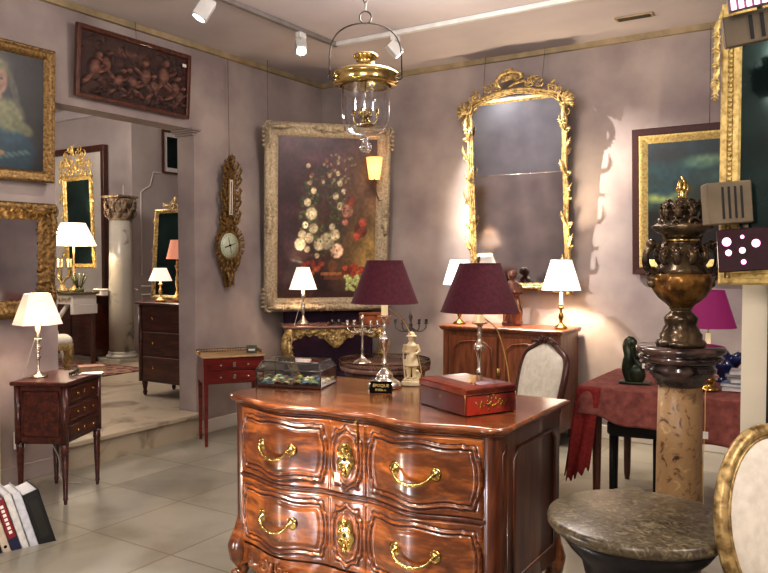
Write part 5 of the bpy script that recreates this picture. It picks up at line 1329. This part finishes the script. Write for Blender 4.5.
# ================================================================ THINGS BEYOND THE OPENING
mc=thing('marble_column','pale grey marble column with carved gilded capital in the room beyond','column',(-3.27,.03,PZ)); mc['kind']='thing'
b=MB(); b.box(-.20,.20,-.20,.20,0,.05,0,.005); b.lathe([(.19,.05),(.20,.07),(.19,.09),(.165,.10),(.175,.12),(.16,.135)],32); b.build('base',M['colmarble'],mc)
b=MB(); b.lathe([(.158,.13),(.156,.7),(.148,1.2),(.136,1.82)],32); b.build('shaft',M['colmarble'],mc)
b=MB(); b.lathe([(.136,1.81),(.15,1.82),(.148,1.85),(.14,1.98),(.165,2.09)],32)
for row,(z,L_,r_) in enumerate(((1.84,.13,.15),(1.92,.14,.155))):
    for k in range(8):
        a=(k+.5*row)*PI/4; b.M=Matrix.Rotation(a,4,'Z'); b.leaf((0,-r_,z),PI/2,L_,.035,curl=.35); b.M=Matrix.Identity(4)
for k in range(4):
    b.M=Matrix.Rotation(k*PI/2+PI/4,4,'Z'); b.scroll((0,-.18,2.05),.04,1.3,1,0,.3); b.M=Matrix.Identity(4)
b.box(-.165,.165,-.165,.165,2.10,2.13,0,.008); b.build('capital',mottled('worn_gilt_capital',rgb(84,66,52),rgb(158,138,112),30,.6,.2,.3,60),mc)
# rug
rg=MB(); rg.box(-4.6,-2.35,-1.05,-.26,PZ,PZ+.01,0); o=rg.build('oriental_rug',M['rug']); tag(o,'red patterned oriental rug on the floor beyond the opening','rug')
# white boiserie panel with brown frame
wp=thing('wall_panel','white panel with brown wooden surround behind the gilt mirror beyond the opening','panel',(-5.02,AY-.03,PZ))
b=MB(); b.box(-.95,.72,-.03,.0,0,2.84,0,.004); b.build('board',M['white'],wp)
b=MB(); b.box(-.95,.80,-.06,.02,2.84,2.93,0,.006); b.box(.73,.80,-.06,.02,0,2.84,0,.006); b.build('surround',M['darkwood'],wp)
# gilt mirror
g2=thing('pier_mirror','narrow gilt mirror with openwork crest and dark glass beyond the opening','mirror',(-3.86,-.12,1.40),0,R(2))
Wp=.60;Hp=1.20
b=MB(); b.frame(Wp,Hp,[(0,0),(0,.03),(.012,.045),(.03,.04),(.045,.028),(.06,.008)],0,wob(4,.005,60,25),.012,0,Hp/2)
for sx in (-1,1):
    for z in (.2,.45,.7,.95,1.2): b.scroll((sx*(Wp/2+.01),-.03,z),.035,1.3,sx,PI/2,.28); b.leaf((sx*Wp/2,-.03,z),-PI/2+sx*.4,.12,.02)
    for (dx,dz,r) in ((.08,.07,.07),(.24,.16,.06),(.17,.27,.055),(.10,.34,.04),(.17,.05,.05),(.26,.02,.06),(.07,.20,.05),(.12,.14,.04),(.30,.12,.04),(.05,.30,.035)): b.scroll((sx*dx,-.035,Hp+dz),r,1.4,-sx,PI/2,.25)
    for a in (.3,.8,1.3): b.leaf((sx*.1,-.04,Hp+.12),(a if sx>0 else PI-a),.16,.022)
b.leaf((0,-.04,Hp+.25),PI/2,.16,.03); b.ball((0,-.04,Hp+.1),.06,12,sy=.4); b.build('carved_frame',mottled('bright_gilt',rgb(176,140,72),rgb(232,206,140),28,.35,.6,.3,90),g2)
b=MB(); b.quad((-Wp/2+.05,-.01,.05),(Wp/2-.05,-.01,.05),(Wp/2-.05,-.01,Hp-.05),(-Wp/2+.05,-.01,Hp-.05)); b.build('glass',M['mirror_dk'],g2)
# console with white gilt frieze
c2=thing('painted_console','white painted console with gilt frieze and dark marble top beyond the opening','console table',(-3.60,-.58,PZ+.03))
b=MB(); b.box(-.52,.46,-.19,.19,.86,.89,0,.006); b.build('marble_top',M['slab'],c2)
b=MB(); b.box(-.49,.43,-.165,.165,.74,.86,0,.004); b.box(.38,.44,-.17,.17,.62,.74,0,.004); b.build('frieze',M['white'],c2)
b=MB()
for k in range(14): b.scroll((-.44+k*.062,-.17,.80),.024,1.3,1 if k%2 else -1,0,.28)
b.build('gilt_ornament',M['gilt'],c2)
for sx in (-1,1):
    b=MB(); b.tube([(-.03+sx*.30,-.12,.74),(-.03-sx*.06,-.12,.40),(-.03-sx*.22,-.12,.0)],[.03,.022,.02],8); b.build('leg',M['white'],c2)
for sx in (-.45,.41):
    b=MB(); b.box(sx-.02,sx+.02,.1,.14,0,.74); b.build('leg',M['darkwood'],c2)
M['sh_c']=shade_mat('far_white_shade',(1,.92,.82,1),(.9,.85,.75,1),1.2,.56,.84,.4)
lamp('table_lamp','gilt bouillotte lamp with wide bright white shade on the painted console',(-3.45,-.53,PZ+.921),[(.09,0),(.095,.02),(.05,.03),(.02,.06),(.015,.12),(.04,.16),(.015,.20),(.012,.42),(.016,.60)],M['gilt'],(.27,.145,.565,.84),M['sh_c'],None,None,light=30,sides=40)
cd=thing('gilt_candle_arms','gilt branched candle cluster standing in front of the bouillotte lamp stem','candelabrum',(-3.42,-.71,PZ+.921))
b=MB()
for k in range(5):
    a=k*2*PI/5+.3; b.tube(curve([(0,0,.10),(.06*math.cos(a),.05*math.sin(a),.16),(.13*math.cos(a),.08*math.sin(a),.20),(.13*math.cos(a),.08*math.sin(a),.30)],8),.012,6); b.lathe([(.03,.29),(.015,.30),(.018,.40)],8,cx=.13*math.cos(a),cy=.08*math.sin(a))
b.lathe([(.08,0),(.07,.03),(.03,.05),(.035,.1),(.02,.14)],14); b.build('arms',M['gilt'],cd)
cb=thing('gilt_ornament_cluster','gilt bronze flower ornament and green foliage beside the bouillotte lamp','ornament',(-3.22,-.62,PZ+.921))
b=MB()
random.seed(6)
for k in range(12): a=random.uniform(0,2*PI); b.tube([(0,0,0),(.05*math.cos(a),.05*math.sin(a),.1),(.10*math.cos(a),.08*math.sin(a),random.uniform(.10,.26))],[.008,.006,.012],6)
b.lathe([(.06,0),(.05,.03),(.02,.05)],16); b.build('stems',two('olive_bronze',rgb(90,92,44)),cb)
cb=thing('white_box','small white porcelain box on the dark cabinet behind the painted console','box',(-3.40,-.18,PZ+.851))
b=MB(); b.box(-.09,.09,-.05,.05,0,.06,0,.01); b.build('body',M['porcelain'],cb)
b=MB(); b.box(-.095,.095,-.055,.055,.062,.09,0,.012); b.build('lid',M['porcelain'],cb)
cb=thing('dark_cabinet','low dark wooden cabinet behind the painted console beyond the opening','cabinet',(-3.85,-.10,PZ))
b=MB(); b.box(-.55,.36,-.12,.16,.06,.82,0,.005); b.build('carcass',M['mahog'],cb)
b=MB(); b.box(-.57,.38,-.14,.17,.82,.85,0,.006); b.build('top',M['mahog'],cb)
for sx in (-.50,.32):
    b=MB(); b.box(sx-.02,sx+.02,-.1,-.06,0,.06); b.build('foot',M['mahog'],cb)
for x0 in (-.53,-.08):
    b=MB(); b.box(x0,x0+.42,-.132,-.12,.10,.79,0,.004); b.build('door',M['mahog'],cb)
# dark commode beyond, foot at (-1.03,-1.47)
c3=thing('dark_commode','dark wooden commode on turned feet beyond the opening, right side','commode',(-.66,-1.27,PZ))
W=.42
b=MB(); b.box(-W,W,-.22,.22,.14,.88,0,.005)
for q in (-W+.02,W-.02): b.lathe([(.025,.14),(.025,.87)],10,cx=q,cy=-.215)
b.build('carcass',M['mahog'],c3)
b=MB(); b.box(-W-.025,W+.025,-.25,.24,.88,.905,0,.007); b.build('top',M['mahog'],c3)
for k in range(3):
    b=MB(); b.box(-W+.06,W-.06,-.232,-.22,.17+k*.235,.385+k*.235,0,.004); d=b.build('drawer',M['mahog'],c3)
    for sx in (-.2,.2):
        b=MB(); b.ball((sx,-.24,.28+k*.235),.012,8); b.build('knob',M['brass'],d)
for sx in (-1,1):
    for sy in (-1,1):
        b=MB(); b.lathe([(.014,0),(.022,.03),(.016,.05),(.028,.11),(.028,.14)],12,cx=sx*(W-.03),cy=sy*.18); b.build('foot',M['mahog'],c3)
C3Z=PZ+.906
g3=thing('leaning_mirror','gilt-framed mirror leaning above the dark commode beyond the opening','mirror',(-1.03,-1.08,C3Z),R(0),R(-4))
Wp=.66;Hp=.92
b=MB(); b.frame(Wp,Hp,[(0,0),(0,.025),(.01,.035),(.028,.032),(.045,.01)],0,wob(6,.004,70,22),.012,0,Hp/2)
for sx in (-1,1):
    for z in (.2,.5,.8): b.scroll((sx*(Wp/2),-.03,z),.022,1.3,sx,PI/2,.28)
    b.scroll((sx*.05,-.035,Hp+.03),.04,1.4,-sx,PI/2,.27)
    b.leaf((sx*.06,-.035,Hp+.01),(.2 if sx>0 else PI-.2),.14,.02)
b.leaf((0,-.04,Hp+.03),PI/2,.09,.02); b.build('carved_frame',M['gilt'],g3)
b=MB(); b.quad((-Wp/2+.04,-.01,.04),(Wp/2-.04,-.01,.04),(Wp/2-.04,-.01,Hp-.04),(-Wp/2+.04,-.01,Hp-.04)); b.build('glass',M['mirror_dk'],g3)
lamp('table_lamp','small gilt lamp with bright white shade on the dark commode beyond',(-.90,-1.38,C3Z),[(r*.9,z*1.3) for r,z in sp],M['gilt'],(.11,.06,.20,.32),M['sh_s'],None,None,light=4,sides=30)
lamp('table_lamp','gilt lamp with dim pink shade at the end of the dark commode beyond',(-.80,-1.26,C3Z),[(r*.9,z*2.6) for r,z in sp],M['gilt'],(.10,.06,.41,.59),emis('dim_pink_shade',rgb(220,150,120),rgb(170,110,90),.45),None,None,sides=30)
# small picture on wall beyond
x=AX
sp_=thing('small_picture','small dark print with white mount high on the wall beyond the opening','picture',(AX+.03,1.34,2.75),PI/2)
b=MB(); b.frame(.50,.62,[(0,0),(0,.03),(.02,.035),(.03,.02)],0,None,.1,0,.31); b.build('frame',M['darkwood'],sp_)
b=MB(); b.quad((-.22,-.012,.03),(.22,-.012,.03),(.22,-.012,.59),(-.22,-.012,.59)); b.build('mount',M['card'],sp_)
b=MB(); b.box(-.16,.16,-.016,-.013,.09,.53); b.build('print',M['mirror_dk'],sp_)

# ================================================================ LIGHTS
def light(kind,name,loc,aim,energy,color,size=60,soft=.1,blend=.7):
    l=bpy.data.lights.new(name,kind); l.energy=energy; l.color=color; l.shadow_soft_size=soft
    if kind=='SPOT': l.spot_size=R(size); l.spot_blend=blend
    o=bpy.data.objects.new(name,l); COL.objects.link(o); o.location=loc
    if aim is not None:
        o.rotation_mode='QUATERNION'; o.rotation_quaternion=(-(Vector(aim)-Vector(loc))).to_track_quat('Z','Y')
    return o
light('POINT','fill_light_near',(4.6,-6.6,2.75),None,54,(1,.92,.86),soft=.4)  # added general fill near the camera, no fixture
light('POINT','fill_light_middle',(2.6,-2.4,2.95),None,56,(1,.90,.85),soft=.3)  # added ambient fill in mid-room, no fixture
light('SPOT','spot_commode_left',(2.3,-5.6,3.2),(2.85,-3.75,.30),700,(1,.86,.66),22,.04)
light('SPOT','spot_commode_right',(4.4,-5.9,3.1),(3.25,-3.75,.35),330,(1,.92,.85),20,.04)
light('SPOT','spot_commode_top',(3.9,-2.6,3.2),(3.4,-3.4,.9),140,(1,.9,.78),44,.04)
light('SPOT','spot_flower',(1.9,-2.3,3.2),(.45,-.6,1.8),60,(1,.86,.7),50,.06)
light('SPOT','spot_floor_left',(1.6,-3.4,3.2),(1.2,-3.0,0),60,(1,.92,.82),80,.1)
light('SPOT','spot_urn',(3.3,-4.6,3.1),(4.2,-3.1,1.1),70,(1,.85,.75),40,.05)
light('POINT','right_side_fill',(6.0,-4.2,2.7),None,70,(1,.92,.86),soft=.3)  # added fill so the left wall mirror reflects a brighter room
light('POINT','commode_highlight_fill',(1.85,-5.0,.12),None,15,(1,.9,.78),soft=.06)  # added unseen low light, makes the highlight on the left drawers
light('POINT','commode_highlight_fill',(2.62,-4.95,.12),None,13,(.95,.9,1),soft=.08)  # added unseen low light, makes the sheen on the right drawers
light('SPOT','spot_floor_near',(2.7,-5.2,3.2),(2.3,-4.95,0),400,(1,.95,.88),38,.05)
light('POINT','room_beyond_light',(-2.2,-1.6,2.9),None,75,(1,.9,.82),soft=.2)
light('POINT','left_rear_fill',(1.6,-6.4,2.8),None,58,(1,.93,.88),soft=.3)  # added fill brightening the near left wall that the mirrors reflect
light('POINT','rear_room_fill',(4.6,-8.0,2.6),None,60,(1,.93,.88),soft=.3)  # added fill for the rear wall, lifts the dark mirror reflections
light('POINT','room_beyond_light',(-4.3,-2.4,2.6),None,60,(1,.9,.82),soft=.2)
